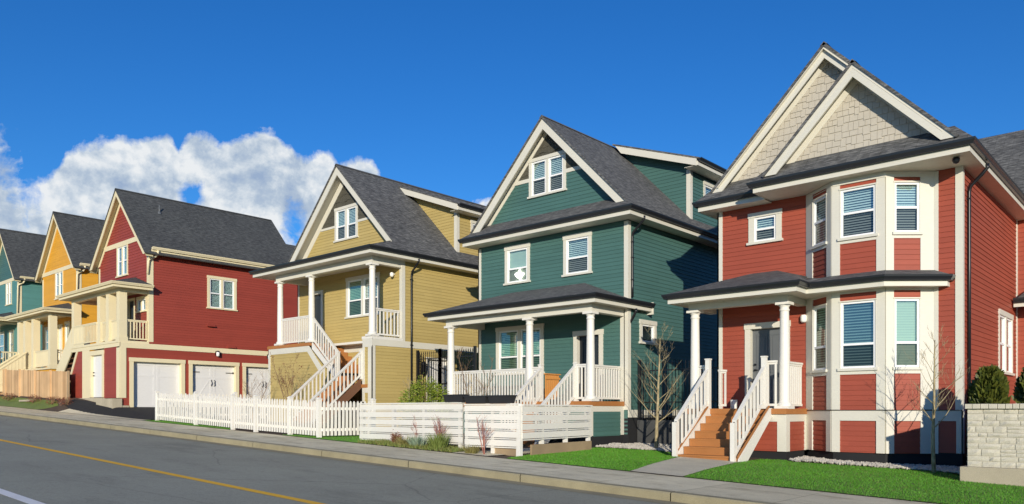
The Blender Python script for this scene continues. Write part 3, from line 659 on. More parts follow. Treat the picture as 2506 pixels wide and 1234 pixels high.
# middle skirt roof over bay and porch
P_=[(-10.17,19.0),(-10.17,17.35),(-6.92,17.35),(-6.92,17.93),(-5.22,17.93),(-4.21,18.80),(-4.21,19.0)]
eave(h,P_,2.70,fh=.125,gh=.11)
mb=MB(); G=.10
def o_(x,y): return (x,y,2.93)
mb.slab([o_(-10.29,17.23),o_(-6.80,17.23),(-8.05,18.99,3.52),(-8.75,18.99,3.52)]); mb.slab([o_(-10.29,17.23),(-8.75,18.99,3.52),o_(-10.29,18.99)])
mb.slab([o_(-6.80,17.23),o_(-6.80,17.81),(-7.25,18.45,3.22),(-8.05,18.99,3.52)])
mb.slab([o_(-6.80,17.81),o_(-5.17,17.81),(-5.30,18.29,3.11),(-6.45,18.29,3.11)]); mb.slab([o_(-6.80,17.81),(-6.45,18.29,3.11),(-7.28,18.99,3.20),(-7.25,18.45,3.22)])
mb.slab([(-7.25,18.45,3.22),(-7.28,18.99,3.28),(-8.05,18.99,3.52)])
mb.slab([o_(-5.17,17.81),o_(-4.10,18.72),(-4.5,18.99,3.11),(-5.30,18.29,3.11)]); mb.slab([o_(-4.10,18.72),o_(-4.10,18.99),(-4.5,18.99,3.11)])
mb.build('skirt_roof','shingle_roof',h)
flat(h,'soffit','soffit',[(-10.17,17.35),(-6.92,17.35),(-6.92,17.93),(-5.22,17.93),(-4.21,18.80),(-4.21,19),(-10.17,19)],2.715)
# porch
mb=MB(); mb.box(-9.9,-7.32,17.85,18.06,2.56,2.72); mb.box(-9.9,-9.70,18.06,19.0,2.56,2.72); mb.box(-7.52,-7.32,18.06,19.0,2.56,2.72); mb.build('porch_beam','white_trim',h)
for x in (-9.78,-7.44): porch_column(h,x,17.97,.04,2.56,.12)
deckboards(h,-9.85,-7.30,17.72,19.0,.045)
mb=MB(); mb.box(-9.85,-7.30,17.74,17.78,-.26,-.09); mb.box(-7.335,-7.30,17.78,18.98,-.26,-.09); mb.box(-9.85,-9.70,17.74,17.78,-1.0,-.26); mb.box(-7.52,-7.30,17.74,17.78,-.96,-.26); mb.box(-7.335,-7.30,17.78,17.95,-.96,-.26); mb.box(-7.335,-7.30,18.84,18.98,-.96,-.26); mb.build('porch_skirt','white_trim',h)
mb=MB(); lap(mb,front(17.765),-9.7,-7.5,-.96,-.25); lap(mb,right(-7.32),17.9,18.9,-.96,-.25); mb.build('wall',RS,h)
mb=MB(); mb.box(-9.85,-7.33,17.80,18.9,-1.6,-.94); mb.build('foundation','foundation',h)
railing(h,(-7.42,18.12,.045),(-7.42,18.95,.045),1.12); railing(h,(-7.82,17.85,.045),(-7.57,17.85,.045),1.14,ends=.03); railing(h,(-9.66,17.97,.045),(-9.32,17.85,.045),1.1,ends=.03)
railing(h,(-9.1,17.95,.045),(-9.05,18.2,.045),.98,ends=.02)
stairs_y(h,-9.2,-7.69,17.73,.045,16.10,-1.20,7)
for x,nm in ((-7.665,0),(-9.235,0)):
    mb=MB(); mb.prism([(x-.02,16.03,-1.2),(x-.02,16.35,-1.2),(x-.02,17.76,-.12),(x-.02,17.76,.06),(x-.02,17.62,.06),(x-.02,16.03,-1.08)],(.04,0,0)); mb.build('stringer','white_paint',h)
    mb=MB(); mb.prism([(x-.0225,16.0,-1.03),(x-.0225,17.62,.09),(x-.0225,17.62,.115),(x-.0225,16.0,-1.0)],(.045,0,0)); mb.build('stringer_cap','deck_wood',h)
for x in (-7.80,-9.25):
    railing(h,(x,16.08,-1.12),(x,17.6,.12),.90,sp=.17,bw=.045,bottom=.10,ends=.10)
    newel(h,x,16.04,-1.18,-.27,.10,cap=False); newel(h,x,17.66,.045,1.26,.11)
downpipe(h,-3.95,19.45,5.36,3.2,-1.0,out=.40)
# security camera and porch lamp
mb=MB(); mb.lathe(-3.9,18.25,[(.05,5.28),(.075,5.26),(.075,5.22),(.055,5.17),(.02,5.15)],14); mb.build('camera_dome','black_metal',h)
mb=MB(); mb.lathe(-7.36,18.93,[(.06,2.34),(.075,2.30),(.075,2.2),(.05,2.16)],14); mb.build('porch_lamp','frosted',h)
# ================================================================== HOUSE 2 : dark green
h=thing('house','dark green house with a wide white columned front porch and shed dormer','house',(-15.5,22,-1.0),'detached houses along the street')
GS='green_siding'; F2=front(19.0)
w1=window(h,F2,-17.30,-16.22,4.13,5.40,cw=.11,mid=.42,blinds=('curtain',)); w2=window(h,F2,-14.85,-13.78,4.13,5.40,cw=.11,mid=.45)
w3=window(h,F2,-17.70,-15.64,1.17,2.76,cw=.13,units=2,mid=.38,blinds=('blind_green_reflect','blind_green_reflect'))
d2=door(h,F2,-14.46,-13.36,.26,2.42,'door_dark',cw=.15)
mb=MB(); lap(mb,F2,-18.5,-12.5,-.7,5.60,[w1,w2,w3,d2]); mb.build('wall',GS,h)
R2=right(-12.5); ws=window(h,R2,19.6,20.52,1.98,2.70,cw=.12,single=True,blinds=('dark_interior',))
mb=MB(); lap(mb,R2,19,28,.02,5.62,[ws]); mb.build('wall',GS,h)
mb=MB(); pbox(mb,R2,19,28,-.20,.02,0,.03); mb.build('base_band','white_trim',h)
shell(h,GS,-18.5,-12.5,19,28,-1.0,5.5)
wrapcorner(h,-12.5,19,.02,5.5)
mb=MB(); pbox(mb,F2,-18.53,-18.4,-.7,5.48,-.01,.03); pbox(mb,left(-18.5),-19.13,-18.97,-.7,5.48,-.01,.03); mb.build('corner_board','white_trim',h)
mb=MB(); mb.box(-18.5,-12.49,18.99,28,-1.8,-.2); mb.build('foundation','foundation',h)
eave(h,[(-18.72,28),(-18.72,18.47),(-12.08,18.47),(-12.08,28)],5.53)
flat(h,'soffit','soffit',[(-18.72,18.47),(-12.08,18.47),(-12.08,28),(-12.5,28),(-12.5,19),(-18.5,19),(-18.5,28),(-18.72,28)],5.535)
ax2,az2,pp2=-15.42,9.13,1.015
mb=MB(); mb.slab([(-18.84,18.35,5.77),(-11.96,18.35,5.77),(-12.6,19.02,6.26),(-18.2,19.02,6.26)]); mb.build('skirt_roof','shingle_roof',h)
mb=MB(); a=az2+.05
mb.slab([(ax2,18.6,a),(-12.30,18.6,a-pp2*(3.12)),(-11.97,18.35,5.68+.03),(-11.97,28.2,5.71),(ax2,28.2,a)]); mb.slab([(ax2,18.6,a),(-18.5,18.6,a-pp2*3.08),(-18.86,18.6,5.68),(-18.86,28.2,5.68),(ax2,28.2,a)])
mb.prism([(ax2-.09,18.6,a-.06),(ax2,18.6,a+.022),(ax2+.09,18.6,a-.06)],(0,9.6,0)); mb.build('roof','shingle_roof',h)
rake(h,ax2,az2,pp2,3.17,3.10,18.65,.25)
gz=az2-.33
hg2=window(h,F2,-16.25,-14.75,6.80,8.06,units=2,cw=.11,mid=.47,head=.11)
mb=MB(); lap(mb,F2,lambda z:ax2-(gz-z)/pp2,lambda z:ax2+(gz-z)/pp2,6.1,7.40,[hg2]); mb.build('gable_wall',GS,h)
mb=MB(); shakes(mb,F2,lambda z:ax2-(gz-z)/pp2,lambda z:ax2+(gz-z)/pp2,7.40,gz-.05,[(hg2[0],hg2[1],hg2[2],hg2[3])],e=.2,w=.14,jit=.07,wave=True)
mb.face([(ax2-1.4,19.005,7.4),(-16.2,19.005,7.4),(-16.2,19.005,8.0),(ax2-.8,19.005,8.0)]); mb.face([(-14.8,19.005,7.4),(ax2+1.4,19.005,7.4),(ax2+.8,19.005,8.0),(-14.8,19.005,8.0)]); mb.face([(ax2-.85,19.005,8.0),(ax2+.85,19.005,8.0),(ax2,19.005,gz)]); mb.build('gable_wall','dark_shake',h)
for a,b in ((-16.95,-16.25),(-14.75,-13.95)): mb=MB(); pbox(mb,F2,a,b,7.34,7.46,.0,.035); mb.build('belt_band','white_trim',h)
for sg in (-1,1):
    a=az2-.16; mb=MB(); mb.prism([(ax2,18.97,a),(ax2+sg*2.9,18.97,a-pp2*2.9),(ax2+sg*2.72,18.97,a-pp2*2.9),(ax2,18.97,a-.18)],(0,.025,0)); mb.build('frieze_board','white_trim',h)
    mb=MB(); mb.prism([(ax2,18.66,az2-.12),(ax2+sg*3.1,18.66,az2-.12-pp2*3.1),(ax2+sg*3.1,18.66,az2-.10-pp2*3.1),(ax2,18.66,az2-.10)],(0,.35,0)); mb.build('soffit','soffit',h)
# dormer
def dormer(h,mat,Yf,Yw,X0,zt,Xr,zr,xw,zb,Yend,winY):
    sl=(zt-zr)/(Xr-X0)
    mb=MB(); mb.slab([(X0-.1,Yf,zt+.06+sl*.1),(Xr+.1,Yf,zr+.06-sl*.1),(Xr+.1,Yend,zr+.06-sl*.1),(X0-.1,Yend,zt+.06+sl*.1)]); mb.build('dormer_roof','shingle_roof',h)
    mb=MB(); mb.prism([(X0,Yf+.01,zt),(Xr,Yf+.01,zr),(Xr,Yf+.01,zr-.22),(X0+.24,Yf+.01,zt-.22-sl*.24)],(0,.035,0)); mb.build('dormer_barge_board','white_trim',h)
    eave(h,[(Xr,Yf+.045),(Xr,Yend)],zr-.2,fh=.13,gh=.1)
    flat(h,'soffit','soffit',[(xw,Yf+.05),(Xr,Yf+.05),(Xr,Yend),(xw,Yend)],zr-.2)
    mb=MB(); pts0=lambda z:X0-.3
    lap(mb,front(Yw),lambda z:X0-.2,lambda z:min(xw,X0+(zt-.12-z)/sl),zb,zt-.12); mb.build('dormer_wall',mat,h)
    wn=window(h,right(xw),winY,winY+1.0,zr-.95,zr-.32,cw=.1,single=True)
    mb=MB(); lap(mb,right(xw),Yw,Yend,zb,zr-.08,[wn]); mb.build('dormer_wall',mat,h)
    mb=MB(); mb.box(xw-.12,xw+.03,Yw-.03,Yw,zb,zr-.16); mb.box(xw,xw+.03,Yw,Yw+.12,zb,zr-.16); mb.build('corner_board','white_trim',h)
dormer(h,GS,22.3,22.72,-15.2,9.12,-12.1,8.02,-12.55,5.75,28,23.6)
# porch
eave(h,[(-18.98,19.0),(-18.98,17.13),(-12.33,17.13),(-12.33,20.0)],2.94,fh=.125,gh=.11)
mb=MB(); mb.box(-12.52,-12.27,20.0,20.04,2.86,3.22); mb.build('fascia','white_trim',h)
flat(h,'soffit','soffit',[(-18.98,17.13),(-12.33,17.13),(-12.33,20.0),(-12.5,20.0),(-12.5,19),(-18.98,19)],2.955)
mb=MB(); z=3.16
mb.slab([(-19.1,17.0,z),(-12.21,17.0,z),(-14.05,18.99,3.87),(-17.0,18.99,3.87)]); mb.slab([(-19.1,17.0,z),(-17.0,18.99,3.87),(-18.5,18.99,z+.2),(-19.1,18.99,z)])
mb.slab([(-12.21,17.0,z),(-12.21,20.0,z),(-12.49,20.0,z+.1),(-12.49,18.99,z+.1)]); mb.slab([(-12.21,17.0,z),(-12.49,18.99,z+.1),(-14.05,18.99,3.87)]); mb.build('porch_roof','shingle_roof',h)
mb=MB(); mb.box(-18.45,-12.62,17.39,17.61,2.74,2.95); mb.box(-12.84,-12.62,17.61,19,2.74,2.95); mb.box(-18.45,-18.23,17.61,19,2.74,2.95); mb.build('porch_beam','white_trim',h)
for x in (-18.33,-14.96,-12.74): porch_column(h,x,17.5,.26,2.74,.12)
deckboards(h,-18.5,-12.62,17.28,19.0,.26)
mb=MB(); mb.box(-18.5,-12.62,17.30,17.34,-.03,.13); mb.box(-12.66,-12.62,17.34,18.98,-.03,.13); mb.box(-12.80,-12.62,17.30,17.34,-.70,-.03); mb.box(-12.66,-12.62,17.34,17.46,-.70,-.03); mb.box(-12.66,-12.62,18.82,18.98,-.70,-.03)
mb.build('porch_skirt','white_trim',h)
mb=MB(); lap(mb,right(-12.64),17.46,18.82,-.72,-.02); mb.build('wall',GS,h)
mb=MB(); lap(mb,front(17.33),-18.5,-12.8,-.72,-.02); mb.build('wall',GS,h)
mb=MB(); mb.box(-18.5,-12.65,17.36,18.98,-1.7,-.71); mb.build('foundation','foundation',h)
wrapcorner(h,-12.62,19.0,.14,2.94,.13)
railing(h,(-18.2,17.5,.26),(-15.08,17.5,.26),1.0); railing(h,(-14.85,17.5,.26),(-14.62,17.5,.26),1.02,ends=.03)
railing(h,(-13.22,17.5,.26),(-12.86,17.5,.26),1.04,ends=.05); railing(h,(-12.74,17.62,.26),(-12.74,18.94,.26),1.02)
newel(h,-14.53,17.5,.26,1.32,.11); newel(h,-13.24,17.5,.26,1.32,.11)
stairs_y(h,-14.45,-13.32,17.28,.26,15.8,-1.0,7)
for x in (-13.26,-14.5):
    railing(h,(x,15.72,-1.0),(x,17.45,.32),.94,sp=.13)
    mb=MB(); mb.prism([(x-.02,15.75,-1.0),(x-.02,16.1,-1.0),(x-.02,17.3,.0),(x-.02,17.3,.2),(x-.02,15.75,-.9)],(.04,0,0)); mb.build('stringer','white_paint',h)
# open timber gate at the head of the steps
mb=MB()
for k in range(7): y=17.62+k*.095; mb.box(-14.475,-14.45,y,y+.06,.33,1.06)
mb.box(-14.45,-14.42,17.6,18.28,.40,.46); mb.box(-14.45,-14.42,17.6,18.28,.92,.98); mb.box(-14.49,-14.41,17.58,18.3,1.06,1.09); mb.build('gate','gate_wood',h)
downpipe(h,-12.5,19.16,5.60,3.6,3.3,out=.45); downpipe(h,-12.6,19.12,2.95,1.6,-.9,out=.30)
mb=MB()
for x,y in ((-17.9,17.8),(-16.4,17.9),(-13.3,18.6),(-12.9,18.5)): mb.lathe(x,y,[(.035,2.94),(.035,2.90),(.015,2.88)],10)
mb.build('porch_spotlights','frosted',h)['kind']='stuff'
# hanging lamp behind the upper left window
mb=MB(); 
for k in range(6):
    a=k*PI/3; mb.tube([(-16.72+.02*math.cos(a),19.052,4.46),(-16.72+.12*math.cos(a),19.052,4.40+.02*math.sin(a)),(-16.72+.19*math.cos(a),19.052,4.47)],[.03,.04,.035],8)
mb.lathe(-16.72,19.052,[(.03,4.30),(.10,4.35),(.15,4.42),(.14,4.48),(.05,4.52),(.02,4.62)],14); mb.tube([(-16.72,19.052,4.28),(-16.66,19.052,4.27)],[.03,.02],8); mb.build('ceiling_lamp','lamp_glow',h)
# paper cut-out decorations hanging in the porch window
for k,(x,z) in enumerate(((-17.40,2.35),(-17.42,1.95),(-16.98,2.36),(-15.98,2.28),(-15.92,2.0),(-16.02,2.52))):
    mb=MB(); pts=[(x+(.075 if i%2 else .045)*math.cos(i*PI/4+k),19.03,z+(.085 if i%2 else .05)*math.sin(i*PI/4+k)) for i in range(8)]; mb.prism(pts,(0,.006,0)); mb.build('window_ornament','blind_closed',h)
# ================================================================== HOUSE 3 : khaki
h=thing('house','khaki house with a raised porch and white railed steps behind the picket fence','house',(-24.9,22,-.7),'detached houses along the street')
KS='khaki_siding'; YW=18.2; F3=front(YW)
w3a=window(h,F3,-24.92,-22.86,3.56,5.14,units=2,cw=.11,mid=.44,blinds=('blind_green_reflect','blind_white'))
d3=door(h,F3,-27.42,-26.47,2.60,4.84,'door_dark',cw=.13,handle_left=False)
mb=MB(); lap(mb,F3,-28.25,-21.6,-.8,5.5,[w3a,d3]); mb.build('wall',KS,h)
R3=right(-21.6); d3b=door(h,R3,19.35,20.5,-.4,1.98,'door_white',cw=.07)
mb=MB(); lap(mb,R3,YW,27,-.9,5.5,[d3b]); mb.build('wall',KS,h)
mb=MB(); pbox(mb,R3,16.85,27,2.27,2.5,0,.03); mb.build('belly_band','white_trim',h)
shell(h,KS,-28.25,-21.6,YW,27,-.9,5.5)
wrapcorner(h,-21.6,YW,2.5,5.5,.12)
mb=MB(); pbox(mb,F3,-28.28,-28.15,2.6,5.48,-.01,.03); pbox(mb,left(-28.25),-YW-.12,-YW+.03,2.6,5.48,-.01,.03); mb.build('corner_board','white_trim',h)
mb=MB(); pbox(mb,F3,-26.0,-21.8,2.24,2.54,0,.03); mb.build('belly_band','white_trim',h)
# lower front block in front of the wall: left and right cheeks
YL=16.85; FL=front(YL)
mb=MB(); lap(mb,FL,-28.25,lambda z:-25.3+(2.34-z)*1.27 if z>1.02 else -23.62,-.8,2.3); mb.build('wall',KS,h)
mb=MB(); lap(mb,FL,-22.05,-21.6,-.8,2.3); mb.build('wall',KS,h)
mb=MB(); lap(mb,right(-21.6),YL,YW,-.9,2.3); mb.build('wall',KS,h)
mb=MB(); lap(mb,left(-28.25),-YW,-YL,-.9,2.3); mb.build('wall',KS,h)
mb=MB(); mb.prism([(-25.5,YL-.03,2.46),(-25.5,YL-.03,2.22),(-24.62,YL-.03,1.34),(-24.45,YL-.03,1.50),(-25.42,YL-.03,2.46)],(0,.03,0)); pbox(mb,FL,-28.28,-25.5,2.24,2.46,0,.03); pbox(mb,FL,-28.28,-28.14,-.8,2.24,0,.03); mb.box(-28.28,-28.25,YL-.03,YW,2.24,2.46); mb.build('porch_skirt','white_trim',h)
mb=MB(); pbox(mb,FL,-22.10,-21.57,2.22,2.52,0,.034); pbox(mb,FL,-22.12,-21.99,.3,2.22,0,.03); pbox(mb,FL,-21.80,-21.57,-.8,2.22,0,.03); mb.box(-21.6,-21.57,YL-.03,YL+.12,-.8,2.27); mb.build('porch_skirt','white_trim',h)
mb=MB(); pbox(mb,FL,-22.12,-21.8,.62,.80,0,.032); mb.build('porch_skirt','white_trim',h)
deckboards(h,-28.3,-25.35,YL-.02,YW,2.585,skirt=.12)
mb=MB(); mb.box(-25.35,-21.62,17.75,YW,2.50,2.585); mb.box(-22.15,-21.57,YL-.03,YW,2.50,2.60); mb.build('porch_floor','white_paint',h)
for x in (-27.6,-25.42): porch_column(h,x,16.95,2.59,5.14,.12)
porch_column(h,-21.72,16.95,2.60,5.14,.12)
mb=MB(); mb.box(-27.75,-21.60,16.84,17.06,5.14,5.38); mb.box(-21.82,-21.60,17.06,YW,5.14,5.38); mb.box(-27.75,-27.53,17.06,YW,5.14,5.38); mb.build('porch_beam','white_trim',h)
railing(h,(-27.48,16.95,2.59),(-25.55,16.95,2.59),1.05); railing(h,(-21.72,17.08,2.6),(-21.72,18.15,2.6),1.0,sp=.15)
# upper flight going right, landing, lower flight to the front
def stairs_x(par,x0,x1,y0,y1,zt,zb,n,mat='deck_wood'):
    mb=MB(); rise=(zt-zb)/n; run=(x1-x0)/(n-1)
    for k in range(1,n):
        z=zt-rise*k; a=x0+run*(k-1); mb.box(a,a+run+.025,y0,y1,z-.035,z); mb.box(a,a+.02,y0+.003,y1-.003,z,z+rise-.036)
    return mb.build('stairs',mat,par)
stairs_x(h,-25.3,-23.62,16.98,YW-.03,2.585,1.25,8)
mb=MB(); mb.box(-23.62,-22.12,16.82,YW-.03,1.19,1.25); mb.build('stair_landing','deck_wood',h)
railing(h,(-25.28,16.93,2.62),(-23.66,16.93,1.22),.92,sp=.14)
mb=MB(); mb.prism([(-25.3,16.88,2.6),(-23.6,16.88,1.22),(-23.6,16.88,1.0),(-25.3,16.88,2.34)],(0,.04,0)); mb.build('stringer','white_paint',h)
stairs_y(h,-23.55,-22.2,16.82,1.25,14.7,-.62,10,name='stairs')
for x in (-22.17,-23.58):
    railing(h,(x,14.75,-.55),(x,16.78,1.16),.90,sp=.15)
    newel(h,x,16.84,.8 if x<-23 else 1.1,2.12,.11)
    mb=MB(); mb.prism([(x-.02,14.7,-.62),(x-.02,15.1,-.62),(x-.02,16.8,.78),(x-.02,16.8,1.12),(x-.02,14.7,-.52)],(.04,0,0)); mb.build('stringer','stair_dark_wood',h)
mb=MB(); mb.box(-22.2,-21.85,16.80,16.84,.80,.92); mb.build('stair_ledger','deck_wood',h)
eave(h,[(-28.75,27),(-28.75,16.45),(-21.18,16.45),(-21.18,27)],5.38,fh=.13)
flat(h,'soffit','soffit',[(-28.75,16.45),(-21.18,16.45),(-21.18,27),(-21.6,27),(-21.6,YW),(-28.25,YW),(-28.25,27),(-28.75,27)],5.385)
ax3,az3,pp3=-24.93,9.42,1.0
mb=MB(); mb.slab([(-28.87,16.33,5.62),(-21.06,16.33,5.62),(-21.9,YW+.02,6.22),(-28.0,YW+.02,6.22)]); mb.slab([(-28.87,16.33,5.62),(-28.0,YW+.02,6.22),(-28.3,27,6.0),(-28.87,27,5.62)]); mb.build('skirt_roof','shingle_roof',h)
mb=MB(); a=az3+.05
mb.slab([(ax3,17.7,a),(-21.47,17.7,a-3.46),(-21.06,16.33,5.60),(-21.06,27.2,5.60),(ax3,27.2,a)]); mb.slab([(ax3,17.7,a),(-28.4,17.7,a-3.47),(-28.4,27.2,a-3.47),(ax3,27.2,a)])
mb.prism([(ax3-.09,17.7,a-.06),(ax3,17.7,a+.022),(ax3+.09,17.7,a-.06)],(0,9.5,0)); mb.build('roof','shingle_roof',h)
rake(h,ax3,az3,pp3,3.32,3.50,17.75,.25)
gz=az3-.30; Fg=F3
hg3=window(h,Fg,-25.66,-24.18,6.62,7.96,units=2,cw=.11,mid=.45,head=.11)
mb=MB(); lap(mb,Fg,lambda z:ax3-(gz-z),lambda z:ax3+(gz-z),5.9,7.24,[hg3]); mb.build('gable_wall',KS,h)
mb=MB(); shakes(mb,Fg,lambda z:ax3-(gz-z),lambda z:ax3+(gz-z),7.24,gz-.05,[hg3],e=.24,w=.14,jit=.08,wave=True,seed=8)
mb.face([(ax3-1.8,YW+.005,7.24),(-25.6,YW+.005,7.24),(-25.6,YW+.005,7.9),(ax3-1.15,YW+.005,7.9)]); mb.face([(-24.25,YW+.005,7.24),(ax3+1.8,YW+.005,7.24),(ax3+1.15,YW+.005,7.9),(-24.25,YW+.005,7.9)]); mb.face([(ax3-1.15,YW+.005,7.9),(ax3+1.15,YW+.005,7.9),(ax3,YW+.005,gz-.05)]); mb.build('gable_wall','dark_shake',h)

for a,b in ((-26.6,-25.66),(-24.18,-23.2)): mb=MB(); pbox(mb,Fg,a,b,7.20,7.29,0,.035); mb.build('belt_band','white_trim',h)
for sg in (-1,1):
    a=az3-.14; wf=.34; mb=MB(); mb.prism([(ax3,YW-.03,a),(ax3+sg*3.2,YW-.03,a-3.2),(ax3+sg*(3.2-wf),YW-.03,a-3.2),(ax3,YW-.03,a-wf)],(0,.028,0)); mb.build('frieze_board','white_trim',h)
    mb=MB(); mb.prism([(ax3,17.76,az3-.12),(ax3+sg*3.3,17.76,az3-.12-3.3),(ax3+sg*3.3,17.76,az3-.10-3.3),(ax3,17.76,az3-.10)],(0,.45,0)); mb.build('soffit','soffit',h)
dormer(h,KS,20.55,20.95,-24.55,9.10,-21.2,7.84,-21.62,5.65,27,21.7)
downpipe(h,-21.6,18.6,5.46,3.0,-.7,out=.45)
mb=MB(); mb.lathe(-22.0,18.05,[(.05,5.0),(.07,4.97),(.07,4.88),(.03,4.84)],12); mb.tube([(-22.0,18.2,4.95),(-22.0,18.05,4.95)],.03,8); mb.build('porch_lamp','frosted',h)
mb=MB(); mb.box(-21.6,-21.5,19.05,19.15,1.35,1.75); mb.lathe(-21.45,19.1,[(.03,1.3),(.09,1.4),(.11,1.68),(.12,1.7),(.03,1.82)],8); mb.build('wall_lantern','black_metal',h)
# ================================================================== HOUSES 4-6 : cream trimmed row
def square_post(par,x,y,z0,z1,w=.30):
    mb=MB(); mb.box(x-w/2,x+w/2,y-w/2,y+w/2,z0,z1); mb.box(x-w/2-.03,x+w/2+.03,y-w/2-.03,y+w/2+.03,z0,z0+.16); return mb.build('porch_column','cream_trim',par)
def cream_house(label,mat,XL,XR,Yw,Yp,Yb,zg,zf,ztopp,zeave,apz,pitch,beltz,win,roof='shingle_roof_blue',gmat=None,side_holes=(),front_holes=(),sidez0=None,rearlow=None,upmat=None):
    h=thing('house',label,'house',((XL+XR)/2,Yw+4,zg),'detached houses along the street'); XC=(XL+XR)/2; hw=(XR-XL)/2
    F=front(Yw); w=window(h,F,win[0],win[1],win[2],win[3],trim='cream_trim',units=2,cw=.10,head=.04,mid=.5,blinds=('blind_white','curtain'),lowglass='glass')
    fh=[]
    for k in front_holes: fh.append(k(h,F))
    mb=MB(); lap(mb,F,XL,XR,zf,min(beltz,zeave+.0),[w]+fh,e=.13); 
    if beltz>zeave: lap(mb,F,lambda z:max(XL,XC-(apz-.2-z)/pitch),lambda z:min(XR,XC+(apz-.2-z)/pitch),zeave,beltz,[w],e=.13)
    mb.build('wall',upmat or mat,h)
    mb=MB(); lap(mb,F,lambda z:max(XL,XC-(apz-.2-z)/pitch),lambda z:min(XR,XC+(apz-.2-z)/pitch),beltz,apz-.25,e=.13); mb.build('gable_wall',gmat or mat,h)
    R=right(XR); sh=[k(h,R) for k in side_holes]
    mb=MB(); lap(mb,R,Yw,Yb,sidez0 if sidez0 is not None else zg,zeave+.05,sh,e=.115 if side_holes else .13); mb.build('wall',mat,h)
    shell(h,mat,XL,XR,Yw,Yb,zg,zeave)
    mb=MB(); pbox(mb,F,XC-(apz-.2-beltz-.2)/pitch-.1,XC+(apz-.2-beltz-.2)/pitch+.1,beltz,beltz+.22,0,.035); mb.build('belt_band','cream_trim',h)
    wrapcorner(h,XR,Yw,zf,zeave-.1,.18,'cream_trim')
    mb=MB(); pbox(mb,F,XL-.03,XL+.16,zf,zeave-.1,-.01,.03); pbox(mb,left(XL),-Yw-.16,-Yw+.03,zf,zeave-.1,-.01,.03); mb.build('corner_board','cream_trim',h)
    gable_roof(h,XC,apz,pitch,hw+.42,hw+.42,Yw-.32,Yb+.2,mat=roof,t=.05)
    rake(h,XC,apz,pitch,hw+.40,hw+.40,Yw-.32,.20,trim='cream_trim')
    for sg in (-1,1):
        a=apz-.16; mb=MB(); mb.prism([(XC,Yw-.03,a),(XC+sg*(hw+.1),Yw-.03,a-pitch*(hw+.1)),(XC+sg*(hw-.12),Yw-.03,a-pitch*(hw+.1)),(XC,Yw-.03,a-.24)],(0,.028,0)); mb.build('frieze_board','cream_trim',h)
        mb=MB(); mb.prism([(XC,Yw-.3,apz-.12),(XC+sg*(hw+.38),Yw-.3,apz-.12-pitch*(hw+.38)),(XC+sg*(hw+.38),Yw-.3,apz-.10-pitch*(hw+.38)),(XC,Yw-.3,apz-.10)],(0,.32,0)); mb.build('soffit','cream_soffit',h)
    eave(h,[(XR+.28,Yw-.02),(XR+.28,Yb)],zeave-.05,fh=.12,gh=.11,trim='cream_trim',gm='cream_trim')
    flat(h,'soffit','cream_soffit',[(XR,Yw),(XR+.28,Yw),(XR+.28,Yb),(XR,Yb)],zeave-.04)
    mb=MB(); mb.tube([(XR+.36,Yw+.25,zeave+.05),(XR+.33,Yw+.25,zeave-.08),(XR+.2,Yw+.2,zeave-.2),(XR+.1,Yw+.06,zeave-.28),(XR+.07,Yw-.04,zeave-.4),(XR+.05,Yw-.08,zf+3)],.055,8); mb.build('downpipe','cream_trim',h)
    # porch
    XE=XR+.38; XW=XL-.42
    eave(h,[(XW,Yw),(XW,Yp-.4),(XE,Yp-.4),(XE,Yw)],ztopp+.13,fh=.12,gh=.10,trim='cream_trim',gm='cream_trim')
    flat(h,'soffit','cream_soffit',[(XW,Yp-.4),(XE,Yp-.4),(XE,Yw),(XW,Yw)],ztopp+.14)
    mb=MB(); z=ztopp+.34; zp_=ztopp+.92
    mb.slab([(XW-.1,Yp-.5,z),(XE+.1,Yp-.5,z),(XR-1.4,Yw,zp_),(XL+1.4,Yw,zp_)]); mb.slab([(XE+.1,Yp-.5,z),(XE+.1,Yw,z),(XR-1.4,Yw,zp_)]); mb.slab([(XW-.1,Yp-.5,z),(XL+1.4,Yw,zp_),(XW-.1,Yw,z)]); mb.build('porch_roof',roof,h)
    mb=MB(); mb.box(XL,XR-.02,Yp-.02,Yp+.2,ztopp,ztopp+.135); mb.box(XR-.22,XR-.0,Yp+.2,Yw,ztopp,ztopp+.135); mb.box(XL,XL+.2,Yp+.2,Yw,ztopp,ztopp+.135); mb.build('porch_beam','cream_trim',h)
    mb=MB(); mb.box(XL-.02,XR+.0,Yp-.06,Yw,zf-.10,zf); mb.build('porch_floor','cream_trim',h)
    return h
# ---- house 4
def gw(a): return lambda h,pl: a
RG=right(-35.0); gar=[(14.09,16.55),(16.74,19.22),(19.42,21.9)]
h=cream_house('dark red house with white garage doors under its long side wall','dark_red_siding',-40.66,-35.0,14.94,13.7,22.5,.15,3.05,5.16,7.05,10.28,1.05,7.70,(-38.48,-37.22,6.27,7.72),
  side_holes=[lambda h,pl:window(h,pl,17.62,19.10,4.80,6.36,trim='cream_trim',units=2,cw=.13,mid=.5,blinds=('blind_white','blind_white'),lowglass='glass')],
  front_holes=[lambda h,pl:door(h,pl,-37.35,-36.45,3.05,5.15,'door_dark',trim='cream_trim',cw=.1), lambda h,pl:window(h,pl,-36.25,-35.22,4.42,5.14,trim='cream_trim',units=2,cw=.09,single=True,mid=.5), lambda h,pl:window(h,pl,-38.7,-37.9,3.5,5.05,trim='cream_trim',units=1,cw=.1,lowglass='glass')],sidez0=2.95)
DR='dark_red_siding'
# small high lights in the side cheek of the porch
mb=MB()
